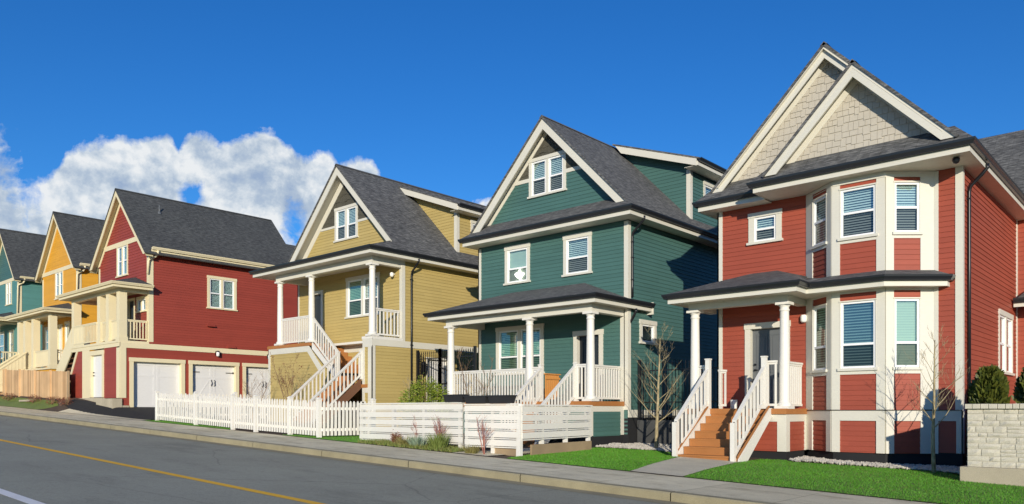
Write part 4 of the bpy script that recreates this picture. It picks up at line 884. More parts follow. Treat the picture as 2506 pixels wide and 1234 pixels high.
# lower storey
wd=[( a+.12,b-.12,.0,2.15) for a,b in gar]
mb=MB(); lap(mb,RG,13.7,22.5,.22,2.74,wd,e=.115); mb.build('wall',DR,h)
mb=MB(); pbox(mb,RG,13.68,22.5,2.73,2.96,0,.035); mb.box(-40.8,-34.965,13.665,13.7,2.78,2.98); mb.build('belly_band','cream_trim',h)
wdoor=door(h,front(13.7),-38.42,-36.72,.60,2.72,'door_white',trim='cream_trim',cw=.20,panels=False,handle_left=True)
mb=MB(); lap(mb,front(13.7),lambda z:-40.80 if z<1.75 else -40.80+(z-1.75)*.78,-39.25,.45,2.78); mb.build('wall',DR,h); mb=MB(); lap(mb,front(13.7),-36.72,-35.3,.55,2.78,e=.115); mb.build('wall',DR,h)
mb=MB(); pbox(mb,front(13.7),-39.25,-38.42,.45,2.78,0,.03); mb.build('corner_board','cream_trim',h); mb=MB(); pbox(mb,front(13.7),-35.30,-34.97,.55,2.73,0,.035); mb.box(-35,-34.965,13.7,13.95,.55,2.73); mb.build('corner_board','cream_trim',h); mb=MB(); mb.prism([(-40.80,13.66,1.72),(-40.02,13.66,2.78),(-39.82,13.66,2.78),(-40.62,13.66,1.72)],(0,.035,0)); mb.build('corner_board','cream_trim',h)
mb=MB(); mb.box(-40.9,-36.7,13.62,13.75,-.3,.58); mb.box(-36.7,-34.9,13.35,13.75,-.3,.52); mb.box(-35.1,-34.92,13.75,14.05,-.3,.22); mb.build('foundation','wall_concrete',h)
for i,(a,b) in enumerate(gar):
    mb=MB(); pbox(mb,RG,a,a+.17,.05,2.15,-.25,.045); pbox(mb,RG,b-.17,b,.05,2.15,-.25,.045); pbox(mb,RG,a-.02,b+.02,2.15,2.32,-.25,.055); mb.build('garage_door_frame','cream_trim',h)
    d=MB(); A,Bq=a+.17,b-.17; o0,o1=-.22,-.17; pbox(d,RG,A,Bq,.10,2.15,o0,o1); m_=(A+Bq)/2
    for q in ((A,A+.12,.1,2.15),(Bq-.12,Bq,.1,2.15),(m_-.13,m_-.01,.1,2.15),(m_+.01,m_+.13,.1,2.15),(A+.12,m_-.13,2.0,2.15),(m_+.13,Bq-.12,2.0,2.15),(A+.12,m_-.13,1.5,1.6),(m_+.13,Bq-.12,1.5,1.6),(A+.12,m_-.13,.1,.25),(m_+.13,Bq-.12,.1,.25)): pbox(d,RG,*q,o1,o1+.010)
    for s0,s1,z0,z1 in (((A+.14,m_-.15,.3,1.46),(Bq-.14,m_+.15,.3,1.46)) if i else ()):
        d.beam(RG.at(s0,z0,o1+.01),RG.at(s1,z1,o1+.01),.018,.10,up=(1,0,0)) if False else d.hexa([RG.at(s0-.035,z0,o1),RG.at(s0+.035,z0,o1),RG.at(s0+.035,z0,o1+.008),RG.at(s0-.035,z0,o1+.008),RG.at(s1-.035,z1,o1),RG.at(s1+.035,z1,o1),RG.at(s1+.035,z1,o1+.008),RG.at(s1-.035,z1,o1+.008)])
    g=d.build('garage_door','door_white',h)
    if i==0: continue
    hb=MB()
    for sg in (-1,1):
        p=m_+sg*.06; hb.tube([RG.at(p,1.45,o1+.03),RG.at(p+sg*.03,1.40,o1+.06),RG.at(p,1.30,o1+.07),RG.at(p+sg*.03,1.2,o1+.06),RG.at(p,1.15,o1+.03)],.014,6)
    hb.build('handle','black_metal',g)
    for s,e_ in ((A+.02,A+.42),(Bq-.42,Bq-.02)):
        hb=MB(); pbox(hb,RG,s,e_,1.79,1.82,o1+.02,o1+.032); pbox(hb,RG,(s if s<m_ else e_-.05),(s+.05 if s<m_ else e_),1.76,1.85,o1+.02,o1+.034); hb.build('hinge_strap','black_metal',g)
for y in (18.08,20.79):
    mb=MB(); pbox(mb,RG,y-.07,y+.07,2.60,2.80,.035,.06); mb.build('wall_lamp','black_metal',h)
    m2=MB(); m2.lathe(-34.84,y,[(.02,2.56),(.075,2.58),(.075,2.76)],10); l=m2.build('lamp_glass','frosted',h); m3=MB(); m3.lathe(-34.84,y,[(.085,2.76),(.085,2.80),(.02,2.83)],10); m3.build('lamp_cap','black_metal',h)
for y,z in ((17.8,3.95),(18.83,3.0)):
    mb=MB(); A=[RG.at(y-.2,z,.0),RG.at(y+.2,z,.0),RG.at(y+.2,z+.13,0),RG.at(y-.2,z+.13,0)]; mb.hexa([RG.at(y-.2,z,0),RG.at(y+.2,z,0),RG.at(y+.2,z,.14),RG.at(y-.2,z,.14),RG.at(y-.2,z+.13,0),RG.at(y+.2,z+.13,0),RG.at(y+.2,z+.11,.04),RG.at(y-.2,z+.11,.04)]); mb.build('wall_vent',DR,h)
for x in (-35.19,-36.35,-37.35,-40.50): square_post(h,x,13.85,3.05,5.16,.32)
railing(h,(-35.1,14.0,3.06),(-35.1,14.9,3.06),.92,mat='cream_trim',sp=.13); railing(h,(-37.2,13.8,3.06),(-36.5,13.8,3.06),.92,mat='cream_trim',sp=.14); railing(h,(-36.2,13.8,3.06),(-35.35,13.8,3.06),.92,mat='cream_trim',sp=.12,solid=True)
railing(h,(-40.3,13.68,3.06),(-37.5,13.68,3.06),.95,mat='cream_trim',sp=.17); mb=MB(); pbox(mb,front(13.70),-40.35,-39.1,3.0,3.95,.0,.03); mb.build('railing_panel','cream_trim',h)
# steps to the left
mb=MB()
for k in range(9): mb.box(-40.75-(k+1)*.28-.02,-40.75-k*.28,13.75,14.5,3.05-.25*(k+1)-.04,3.05-.25*(k+1)); mb.box(-40.75-k*.28-.02,-40.75-k*.28,13.76,14.49,3.05-.25*(k+1),3.05-.25*k-.04)
mb.build('stairs','stair_dark_wood',h)
mb=MB(); mb.prism([(-40.75,13.70,3.95),(-40.75,13.70,2.75),(-43.3,13.70,.55),(-43.3,13.70,1.55)],(0,.05,0)); mb.build('stringer','cream_trim',h)
mb=MB(); mb.prism([(-40.75,14.5,3.95),(-40.75,14.5,2.75),(-43.3,14.5,.55),(-43.3,14.5,1.55)],(0,.05,0)); mb.build('stringer','cream_trim',h)
mb=MB(); mb.slab([(-41.2,22.6,6.75),(-37.9,22.6,8.85),(-37.9,32,8.85),(-41.2,32,5.4)]); mb.slab([(-36.45,22.6,8.85),(-34.6,22.6,6.93),(-34.6,32,6.93),(-36.45,32,8.85)]); mb.slab([(-37.9,22.6,8.85),(-36.45,22.6,8.85),(-36.45,32,8.85),(-37.9,32,8.85)]); mb.build('roof','shingle_roof_blue',h)
mb=MB(); lap(mb,RG,22.5,32,-.3,6.95,e=.13); mb.build('wall',DR,h)
mb=MB(); mb.tube([(-36.9,16.23,9.15),(-36.9,16.23,9.72)],.03,10); mb.lathe(-36.9,16.23,[(.11,9.27),(.05,9.42)],10); mb.build('roof_pipe','door_grey',h)
# ---- house 5 and 6
def porch_side_win(x0,x1,z0,z1): return lambda h,pl:window(h,pl,x0,x1,z0,z1,trim='cream_trim',units=1,cw=.1,lowglass='glass')
h=cream_house('mustard yellow house with a cream porch behind the cedar fence','yellow_siding',-51.6,-46.0,15.8,14.5,26,.4,2.33,5.10,7.85,11.25,1.1,7.90,(-49.45,-48.2,6.36,7.93),
  front_holes=[porch_side_win(-47.9,-47.1,2.9,5.0),lambda h,pl:door(h,pl,-49.3,-48.3,2.33,4.9,'door_white',trim='cream_trim',cw=.1),porch_side_win(-51.2,-50.2,3.2,4.9)])
for x in (-46.2,-48.9,-50.3,-51.35): square_post(h,x,14.62,2.33,5.10,.34)
railing(h,(-48.75,14.55,2.34),(-46.4,14.55,2.34),.95,mat='cream_trim',sp=.16,solid=True); railing(h,(-46.15,14.8,2.34),(-46.15,15.75,2.34),.95,mat='cream_trim',sp=.14)
mb=MB(); lap(mb,front(14.47),-51.6,-46.0,.4,2.2,e=.13); lap(mb,right(-46.02),14.47,15.8,.4,2.2,e=.13); mb.build('lower_wall','yellow_siding',h)
for x in (-50.0,-51.3):
    railing(h,(x,13.15,1.35),(x,14.45,2.34),.95,mat='cream_trim',sp=.16,solid=True)
mb=MB(); mb.box(-51.3,-50,13.1,13.5,1.05,1.4); mb.box(-51.3,-50,13.5,14,.8,1.75); mb.box(-51.3,-50,14,14.45,.8,2.08); mb.build('stairs','cream_trim',h)
mb=MB(); mb.slab([(-47.6,17.5,9.98),(-47.15,17.5,9.49),(-47.15,18.1,9.49),(-47.6,18.1,9.98)],.06); mb.build('roof_vent','black_metal',h)
h=cream_house('teal house left of the yellow one, partly out of view','teal_siding',-61.7,-56.1,15.8,14.5,26,.7,2.75,5.45,8.30,11.87,1.14,8.32,(-58.6,-57.4,6.84,8.35),
  front_holes=[porch_side_win(-57.9,-57.0,3.4,5.2),porch_side_win(-60.3,-58.9,3.4,5.2)],gmat='green_siding')
for x in (-56.3,-57.6,-61.4): square_post(h,x,14.62,2.75,5.45,.34)
railing(h,(-61.2,14.55,2.76),(-56.5,14.55,2.76),.95,mat='cream_trim',sp=.18); railing(h,(-56.25,14.8,2.76),(-56.25,15.75,2.76),.95,mat='cream_trim',sp=.14)
mb=MB(); lap(mb,front(14.47),-61.7,-56.1,.6,2.65,e=.13); mb.build('lower_wall','teal_siding',h)
# ================================================================== fences
# white picket fence
PG='pickets'
f=thing('fence','white picket fence with pointed pickets standing beside the pavement','fence',(-24,12.6,-.6))
PM=[]
def picket(par,x,y,z0,h_,ang):
    if not PM:
        w=.037; mb=MB(); mb.prism([(-w,-.01,0),(w,-.01,0),(w,-.01,h_-.10),(w*.85,-.01,h_-.05),(w*.45,-.01,h_-.015),(0,-.01,h_),(-w*.45,-.01,h_-.015),(-w*.85,-.01,h_-.05),(-w,-.01,h_-.10)],(0,.02,0)); o=mb.build('picket','fence_white',par,origin=(0,0,0)); PM.append(o); put(o,par,(x,y,z0))
    else: o=clone(PM[0],par,(x,y,z0))
    o.rotation_euler=(0,random.gauss(0,.006),ang); return o
def picket_run(par,a,b,h_=1.0,sp=.118,posts=(0,1),ph=1.06):
    a=Vector(a);b=Vector(b); d=b-a; n=int(d.length/sp); ang=math.atan2(d.y,d.x); nn=Vector((d.y,-d.x)).normalized()
    za=zp(a.x)+.03; zb=zp(b.x)+.03
    mb=MB()
    for zo in (.20,.80): mb.beam((a.x,a.y,za+zo),(b.x,b.y,zb+zo),.035,.08,cut='v')
    mb.build('fence_rail','fence_white',par)
    for k in range(n):
        t=(k+.5)/n; p=a+d*t; picket(par,p.x+nn.x*.03,p.y+nn.y*.03,za+(zb-za)*t+.03,h_*(.99+.02*random.random()),ang)
    for t in posts:
        p=a+d*t; z=za+(zb-za)*t; m=MB(); w=.055; m.box(p.x-w,p.x+w,p.y-w,p.y+w,z-.1,z+ph); m.box(p.x-w-.012,p.x+w+.012,p.y-w-.012,p.y+w+.012,z+ph,z+ph+.025); m.prism([(p.x-.05,p.y-.05,z+ph+.025),(p.x+.05,p.y-.05,z+ph+.025),(p.x,p.y-.05,z+ph+.06)],(0,.1,0)); m.build('fence_post','fence_white',par)
picket_run(f,(-29.4,12.85),(-23.3,12.60),sp=.155,posts=(0,.55,1)); picket_run(f,(-23.2,12.60),(-21.9,12.60),sp=.13,posts=(1,),h_=.98); picket_run(f,(-21.8,12.60),(-18.75,12.75),sp=.125,posts=(.55,1,))
picket_run(f,(-18.70,12.80),(-18.60,14.55),sp=.125,posts=(1,))
f=thing('fence','white picket fence section running back from the pavement beside the black driveway','fence',(-29.5,15,-.3))
PM.clear(); picket_run(f,(-29.42,12.95),(-29.3,17.6),sp=.15,posts=(.3,.65,1))
# white horizontal slat fence
def slat_run(par,a,b,zt,posts,zbots,n=7,sh=.142,gap=.015,capw=.09,thin=True):
    a=Vector(a);b=Vector(b); d=(b-a); L_=d.length; dd=d.normalized(); nn=Vector((dd.y,-dd.x)); z=zt-.03
    mb=MB()
    def bar(z0,z1,o0,o1,e0=0,e1=0):
        p=a+dd*e0; q=b-dd*e1; A=[(p.x+nn.x*o0,p.y+nn.y*o0,z0),(q.x+nn.x*o0,q.y+nn.y*o0,z0),(q.x+nn.x*o1,q.y+nn.y*o1,z0),(p.x+nn.x*o1,p.y+nn.y*o1,z0)]; mb.hexa(A+[(x,y,z1) for x,y,_ in A])
    bar(z,zt,-.06,.06)
    k=0; zz=z-.01
    while zz-sh>zbots:
        s=random.gauss(0,.003); bar(zz-sh,zz,.012,.03+s); zz-=sh+gap
        if thin and k%1==0 and zz-.03>zbots: bar(zz-.026,zz,.014,.028); zz-=.026+gap
        k+=1
    mb.build('slat_panel','fence_white',par)
    for t in posts:
        p=a+d*t; m=MB(); w=.045; zg=hg(p.x,p.y); q=p-nn*.04; m.box(q.x-w,q.x+w,q.y-w,q.y+w,zg-.1,zt-.032); m.build('fence_post','fence_white',par)
f=thing('fence','white fence of wide horizontal boards in front of the green house','fence',(-14,13,-1))
slat_run(f,(-17.60,13.32),(-13.30,13.10),.20,(.02,.35,.65,.97),-.97); slat_run(f,(-13.20,13.08),(-11.52,13.10),.16,(.02,.52,.98),-.90); slat_run(f,(-11.46,13.12),(-11.90,16.35),.14,(.0,.28,.62,.98),-.80)
mb=MB(); mb.box(-12.38,-11.48,13.13,13.17,-1.1,-.82); mb.box(-12.38,-11.48,13.12,13.18,-1.02,-.98); mb.build('base_board','timber',f)
mb=MB(); mb.beam((-11.50,13.5,-.90),(-11.86,16.3,-.90),.05,.24); mb.build('base_board','timber',f)
# planters
for k,x in enumerate((-13.55,-12.78,-12.01)):
    y=13.10 if k==0 else 13.07; zt=.202 if k==0 else .163; lab=('left','middle','right')[k]; rz=-.04 if k==0 else .01
    t=thing('planter','black plastic trough of soil on top of the white board fence, %s of three'%lab,'planter',(x,y,zt),'planters on the board fence')
    mb=MB(); A=[(-.31,-.08,.0),(.31,-.08,0),(.31,.08,0),(-.31,.08,0),(-.35,-.11,.17),(.35,-.11,.17),(.35,.11,.17),(-.35,.11,.17)]; mb.hexa(A); mb.box(-.365,.365,-.125,-.105,.155,.185); mb.box(-.365,.365,.105,.125,.155,.185); mb.box(-.365,-.345,-.105,.105,.155,.185); mb.box(.345,.365,-.105,.105,.155,.185)
    mb.v=[(x+p[0]*math.cos(rz)-p[1]*math.sin(rz),y+p[0]*math.sin(rz)+p[1]*math.cos(rz),zt+.003+p[2]) for p in mb.v]; mb.build('trough','plastic_black',t)
    mb=MB(); mb.lathe(x,y,[(.1,zt+.15),(.09,zt+.18)],12); mb.build('soil','soil',t)
# cedar board fence at the left
f=thing('fence','new cedar fence of upright boards in front of the yellow house','fence',(-45,13.3,.6))
rnd=random.Random(5); x=-52.0; k=0; bm_=None
n=0
while x<-39.9:
    w=.135; zb=hg(x,13.3)-.03+.04; zt=1.80+(-39.8-x)*.046+(.0 if int((x+52)/2.4)%2 else .03)
    if x>-51.9 and n<98:
        mb=MB(); yy=13.3; mb.box(-w/2+.006,w/2-.006,0,.02,0,1.0); 
        if bm_ is None: o=mb.build('fence_board','cedar',f,origin=(0,0,0)); bm_=o; put(o,f,(x,yy,zb))
        else: o=clone(bm_,f,(x,yy,zb))
        o.scale=(1,1,zt-zb+rnd.gauss(0,.006)); n+=1
    x+=.132; k+=1
for xp in (-49.4,-47.0,-44.6,-42.3,-39.9):
    mb=MB(); z=1.80+(-39.8-xp)*.046; mb.box(xp-.05,xp+.05,13.24,13.33,hg(xp,13.3)-.1,z+.07); mb.build('fence_post','timber' if xp>-40 else 'cedar',f)
mb=MB()
for zo in (.3,.95): mb.beam((-52,13.37,.95+zo),(-39.9,13.37,.42+zo),.04,.09)
mb.build('fence_rail','cedar',f)
# iron fences
def iron(label,pts,zt,zb,sp=.105,grp=None,cat='fence',spear=.0,barn=98):
    t=thing('iron_fence',label,cat,(*pts[0],zb),grp); bar=None; c=0
    for a,b in zip(pts,pts[1:]):
        a=Vector(a);b=Vector(b);d=b-a;n=int(d.length/sp); ang=math.atan2(d.y,d.x)
        for z in (zt-.28,zt-1.2 if zt-1.2>zb else zb+.3,zb+.12): mb=MB(); mb.beam((a.x,a.y,z),(b.x,b.y,z),.03,.035); mb.build('fence_rail','black_metal',t)
        for k in range(n+1):
            p=a+d*(k/n); post=(k in (0,n)); 
            if post:
                m=MB(); m.box(p.x-.04,p.x+.04,p.y-.04,p.y+.04,zb-.2,zt+.05); m.build('fence_post','black_metal',t); continue
            if bar is None:
                m=MB(); H=zt-zb; m.box(-.009,.009,-.009,.009,0,H-.1); m.hexa([(-.016,-.016,H-.1),(.016,-.016,H-.1),(.016,.016,H-.1),(-.016,.016,H-.1),(-.002,-.002,H),(.002,-.002,H),(.002,.002,H),(-.002,.002,H)]); bar=m.build('fence_bar','black_metal',t,origin=(0,0,0)); put(bar,t,(p.x,p.y,zb))
            else: clone(bar,t,(p.x,p.y,zb))
    return t
iron('black spiked iron fence on a low concrete wall right of the green house',[(-12.42,19.5),(-9.72,19.5)],1.44,-.28)
t=iron('tall black spiked iron gate between the khaki house and the green house',[(-21.5,18.85),(-20.3,18.85),(-18.56,18.85)],2.15,-.6,cat='gate')
mb=MB()
for zo in (.9,.55,1.55):
    P=[]
    for k in range(9): s=k/8; P.append((-20.3+1.7*s,18.82,zo+(.12 if zo<1 else -.22)*math.sin(PI*s)))
    mb.tube(P,.02,6)
mb.build('gate_arch','black_metal',t)
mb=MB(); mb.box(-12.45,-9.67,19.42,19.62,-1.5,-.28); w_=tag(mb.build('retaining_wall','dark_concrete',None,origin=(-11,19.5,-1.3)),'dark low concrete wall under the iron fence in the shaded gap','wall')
mb=MB(); mb.box(-12.4,-9.7,22.8,22.84,-1.2,.05); tag(mb.build('board_fence','white_paint',None,origin=(-11,22.8,-1.2)),'low white boards deep in the shaded gap behind the iron fence','fence')
# stone wall at right
t=thing('stone_wall','pale split stone retaining wall on a concrete footing at the right edge','wall',(-1,16.3,-1.2))
mb=MB(); mb.box(-3.36,3.0,16.0,17.4,-1.9,-1.02); mb.build('footing','wall_concrete',t,bevel=.01)
rnd=random.Random(11); mb=MB(); X0,X1=-3.25,3.0
def rock(mb,x0,x1,z0,z1,yf,side=False):
    g=.006; nx,nz_=3,2; j=.024
    G=[[None]*(nx+1) for _ in range(nz_+1)]
    for i in range(nz_+1):
        for k in range(nx+1):
            edge=i in(0,nz_) or k in(0,nx); o=rnd.uniform(0,.012) if edge else rnd.uniform(.010,.028)
            a=x0+g+(x1-x0-2*g)*k/nx; z=z0+g+(z1-z0-2*g)*i/nz_
            G[i][k]=(a,yf-o,z) if not side else (X0-o,a,z)
    for i in range(nz_):
        for k in range(nx): mb.face([G[i][k],G[i][k+1],G[i+1][k+1],G[i+1][k]])
    for E,q in (([G[0][k] for k in range(nx+1)],0),([G[nz_][k] for k in range(nx+1)],0),([G[i][0] for i in range(nz_+1)],0),([G[i][nx] for i in range(nz_+1)],0)):
        for a,b in zip(E,E[1:]):
            ba=(a[0],yf+.01,a[2]) if not side else (X0+.01,a[1],a[2]); bb=(b[0],yf+.01,b[2]) if not side else (X0+.01,b[1],b[2]); mb.face([a,b,bb,ba])
z=-1.02; row=0
H_=[.11,.09,.13,.10,.11,.08,.12,.10,.12,.09]
for hh in H_:
    x=X0+.0
    while x<X1-.02:
        w=rnd.uniform(.13,.36); w=min(w,X1-x)
        if rnd.random()<.25 and hh>.115: rock(mb,x,x+w,z,z+hh/2,16.06); rock(mb,x,x+w,z+hh/2,z+hh,16.06)
        else: rock(mb,x,x+w,z,z+hh,16.06)
        x+=w
    y=16.07
    while y<17.3:
        w=min(rnd.uniform(.2,.4),17.35-y+.01); rock(mb,y,y+w,z,z+hh,0,True); y+=w
    z+=hh
mb.box(X0+.008,X1,16.068,17.35,-1.02,z); mb.build('stone_face','stone_block',t)
mb=MB(); x=X0-.03
while x<X1:
    w=rnd.uniform(.10,.14); mb.box(x+.004,x+w-.004,15.99-rnd.random()*.01,16.25,z+.002,z+.085+rnd.random()*.008); x+=w
y=16.26
while y<17.3: w=rnd.uniform(.10,.14); mb.box(X0-.05-rnd.random()*.01,X0+.2,y+.004,y+w-.004,z+.002,z+.085+rnd.random()*.008); y+=w
mb.build('coping','stone_block',t,bevel=.006)
mb=MB(); mb.box(-3.1,3.0,16.25,17.3,z-.02,z+.03); mb.box(-3.2,3.0,17.35,25.4,-1.6,.1); kind(mb.build('planting_bed','soil',None),'structure')
# ================================================================== vegetation
def arbor(label,x,y,z,h_,r,seed):
    rnd=random.Random(seed); t=thing('arborvitae',label,'shrub',(x,y,z),'arborvitae behind the stone wall'); mb=MB(); mb.tube([(x,y,z-.1),(x,y,z+h_*.6)],[.04,.02],7); mb.build('trunk','brown_bark',t)
    c=MB()
    for _ in range(4200):
        u=rnd.random()**.7; zz=h_*u; rr=r*(1-.72*(max(0,u-.5)/.5)**1.6)*(.75+.25*min(1,u*6))*(1+.22*noise.noise((math.cos(_*.7)*2,u*5,seed)))
        a=rnd.random()*2*PI; q=rr*(rnd.random()**.25)*(1+.15*math.sin(a*5+seed+u*7)); p=Vector((x+q*math.cos(a),y+q*math.sin(a),z+zz)); s=rnd.uniform(.03,.08)
        d=Vector((math.cos(a)*.8+rnd.gauss(0,.35),math.sin(a)*.8+rnd.gauss(0,.35),1)).normalized(); sd=d.cross(Vector((rnd.gauss(0,1),rnd.gauss(0,1),0))).normalized()
        c.face([p-sd*s*.35,p+d*s*.8-sd*s*.6,p+d*s*2,p+d*s*.8+sd*s*.6,p+sd*s*.35])
    c.build('foliage','arborvitae_leaf',t)
arbor('dark green arborvitae behind the stone wall, left of the small side window',-3.18,17.6,-.05,.82,.25,1)
arbor('dark green arborvitae cut by the right edge of the view behind the stone wall',-2.42,17.9,-.05,.92,.28,2)
def bare_tree(name,label,x,y,z,h_,r,seed,bark='pale_bark',nb=14,spread=.55,first=.35,cat='tree',lean=(0,0),twig=1.0,blen=.42,grp=None,stems=1,leaves=None,up=.75):
    rnd=random.Random(seed); t=thing(name,label,cat,(x,y,z),grp); tr=MB(); br=MB()
    def limb(mb,p,d,L_,r0,depth):
        r0=r0*.8;P=[p.copy()];R_=[r0];n=5
        for k in range(n):
            d=(d+Vector((rnd.gauss(0,.10),rnd.gauss(0,.10),rnd.gauss(0,.05)+(.06 if depth else 0)))).normalized(); p=p+d*L_/n; P.append(p.copy()); R_.append(max(.0018,r0*(1-.85*(k+1)/n)))
        mb.tube(P,R_,6 if r0>.01 else 4)
        if depth<3:
            for k in range(rnd.choice((3,3,4))):
                i=rnd.randint(1,n-1); a=rnd.random()*2*PI; nd=(d*.8+Vector((math.cos(a),math.sin(a),.25))*rnd.uniform(.4,.75)).normalized()
                if L_*.55>.07: limb(br,P[i],nd,L_*rnd.uniform(.4,.62)*twig,max(.0022,R_[i]*.62),depth+1)
    for s in range(stems):
        P=[];R_=[];n=9; p=Vector((x,y,z-.05)); d=Vector((lean[0]+(rnd.gauss(0,.12) if stems>1 else 0),lean[1]+(rnd.gauss(0,.12) if stems>1 else 0),1)).normalized(); hh=h_*(1 if s==0 else rnd.uniform(.6,.95))
        for k in range(n+1): P.append(p.copy()); R_.append(r*(1-.85*k/n)+.003); d=(d+Vector((rnd.gauss(0,.035),rnd.gauss(0,.035),0))).normalized(); p=p+d*hh/n
        tr.tube(P,R_,9)
        for b in range(nb):
            f=first+(1-first)*(b+.5)/nb; k=min(n-1,int(f*n)); q=P[k].lerp(P[k+1],f*n-k); a=b*2.4+rnd.random(); dd=Vector((math.cos(a)*spread,math.sin(a)*spread,up)).normalized()
            limb(br,q,dd,h_*blen*(1-.6*(f-first)/(1-first))*rnd.uniform(.75,1.15),max(.004,R_[k]*.5),1)
    tr.build('trunk',bark,t); b=br.build('branches',bark,t)
    if leaves:
        lm,n,ls,zz0=leaves; c=MB(); V=[v for v in br.v if v[2]>z+zz0]
        for _ in range(n):
            p=Vector(rnd.choice(V))+Vector((rnd.gauss(0,.02),rnd.gauss(0,.02),rnd.gauss(0,.02))); s=ls*rnd.uniform(.6,1.3); a=Vector((rnd.gauss(0,1),rnd.gauss(0,1),rnd.gauss(0,1))).normalized(); b_=a.cross(Vector((rnd.gauss(0,1),rnd.gauss(0,1),rnd.gauss(0,1)))).normalized()
            c.face([p,p+a*s+b_*s*.4,p+a*s*2,p+a*s-b_*s*.4])
        c.build('leaves',lm,t)
    return t
bare_tree('bare_tree','young bare tree on the gravel right of the green house, before the iron fence',-10.86,17.84,-1.08,3.05,.050,21,nb=19,spread=.8,first=.24,blen=.42,up=.62,twig=.95)
bare_tree('bare_tree','slim bare sapling on the lawn in front of the red bay window',-4.10,17.36,-1.28,2.75,.040,34,nb=15,spread=.7,first=.33,blen=.33,up=.7)
bare_tree('bare_shrub','bare shrub with dried brown leaves against the khaki wall left of the white steps',-24.75,15.7,-.55,2.5,.018,5,bark='brown_bark',nb=6,spread=.4,first=.4,cat='shrub',stems=4,blen=.35,leaves=('red_leaf',260,.03,1.2))
bare_tree('bare_shrub','thin bare shrub in front of the white garage doors, behind the picket fence',-27.3,15.6,-.4,1.9,.014,8,bark='brown_bark',nb=6,spread=.6,first=.25,cat='shrub',stems=3,blen=.42)
bare_tree('sapling','pale forked sapling just in front of the round green bush',-17.2,14.75,-.8,1.75,.032,13,nb=5,spread=.8,first=.6,cat='sapling',blen=.30)
bare_tree('bare_shrub','leafless twigs rising behind the board fence by the green house steps',-14.9,15.2,-.85,2.5,.012,17,bark='brown_bark',nb=6,spread=.35,first=.35,cat='shrub',stems=3,blen=.3)
bare_tree('twig_shrub','few bare reddish twigs by the open gap in the white board fence',-12.25,12.75,-1.02,.95,.010,19,bark='red_twig',nb=4,spread=.5,first=.3,cat='shrub',stems=4,blen=.35)
for i,(x,y,s,lb) in enumerate(((-15.1,13.15,3,'red stemmed shrub at the foot of the board fence, left one of the pair'),(-13.95,12.95,4,'red stemmed shrub at the foot of the board fence, right one nearer the post'))):
    bare_tree('red_twig_shrub',lb,x,y,zp(x),.82,.006,40+i,bark='red_twig',nb=5,spread=.5,first=.3,cat='shrub',stems=6,blen=.4,grp='red twig shrubs at the board fence',twig=.9)
bare_tree('brown_shrub','small rust brown leafy shrub under the board fence',-15.55,12.85,zp(-15.5),.36,.006,61,bark='brown_bark',nb=5,spread=.9,first=.1,cat='shrub',stems=6,blen=.6,leaves=('red_leaf',700,.022,.02))
def bush(name,label,x,y,z,rx,ry,h_,n,mat,seed,ls=.05,grp=None,cat='bush',drop=.5):
    rnd=random.Random(seed); t=thing(name,label,cat,(x,y,z),grp); st=MB(); c=MB()
    for k in range(14):
        a=rnd.random()*6.3; q=rnd.random(); st.tube([(x+.1*math.cos(a),y+.1*math.sin(a),z-.03),(x+rx*.5*q*math.cos(a),y+ry*.5*q*math.sin(a),z+h_*.5),(x+rx*.85*q*math.cos(a),y+ry*.85*q*math.sin(a),z+h_*.95)],[.01,.008,.003],5)
    st.build('stems','brown_bark',t)
    for _ in range(n):
        a=rnd.random()*2*PI; u=rnd.random(); rr=(rnd.random()**.35)*(1+.5*noise.noise((math.cos(a)*2.6+seed,math.sin(a)*2.6,u*5)))*math.sqrt(max(.05,1-max(0,(u-.45)/.6)**2)); p=Vector((x+rx*rr*math.cos(a),y+ry*rr*math.sin(a),z+h_*u*(1+.16*noise.noise((math.cos(a)*3,math.sin(a)*3,seed+.5)))+(rnd.random()**6)*.12*h_))
        s=ls*rnd.uniform(.6,1.4); d=Vector((math.cos(a)+rnd.gauss(0,.5),math.sin(a)+rnd.gauss(0,.5),rnd.gauss(.1,drop))).normalized(); sd=d.cross(Vector((rnd.gauss(0,1),rnd.gauss(0,1),rnd.gauss(0,1)))).normalized()
        c.face([p,p+d*s-sd*s*.28,p+d*s*2.3,p+d*s+sd*s*.28])
    c.build('foliage',mat,t); return t
bush('bamboo_bush','rounded bright green bush behind the white fence corner, in front of the khaki wall',-17.0,15.2,-.85,.80,.6,1.62,9000,'bamboo_leaf',3,.04)
def tuft(label,x,y,n,h_,sp,mat,seed,cat='grass clump'):
    rnd=random.Random(seed); z=hg(x,y); mb=MB()
    for _ in range(n):
        a=rnd.random()*2*PI; q=rnd.random()*sp*.35; hh=h_*rnd.uniform(.5,1.1); o=Vector((x+q*math.cos(a),y+q*math.sin(a),z)); e=o+Vector((math.cos(a)*sp*rnd.random()*.6,math.sin(a)*sp*rnd.random()*.6,hh)); m=(o+e)/2+Vector((0,0,hh*.12)); s=Vector((-math.sin(a+rnd.gauss(0,1)),math.cos(a+rnd.gauss(0,1)),0))*.006
        mb.face([o-s,o+s,m+s*.8,m-s*.8]); mb.face([m-s*.8,m+s*.8,e])
    o=mb.build('grass_tuft',mat,None,origin=(x,y,z)); return tag(o,label,cat)
tuft('tall green grass clump at the fence post right of the red twigs',-13.75,12.72,520,.42,.5,'dull_grass',2)
tuft('pale grey green spiky clump between the two red stemmed shrubs',-14.6,12.8,330,.32,.5,'silver_leaf',3)
tuft('yellowish dry grass clump at the fence, leftmost of the clumps',-15.0,12.75,300,.28,.5,'grass_dry',4)
tuft('small brown grass clump by the gap in the white fence',-12.6,12.68,260,.22,.4,'grass_dry',5)
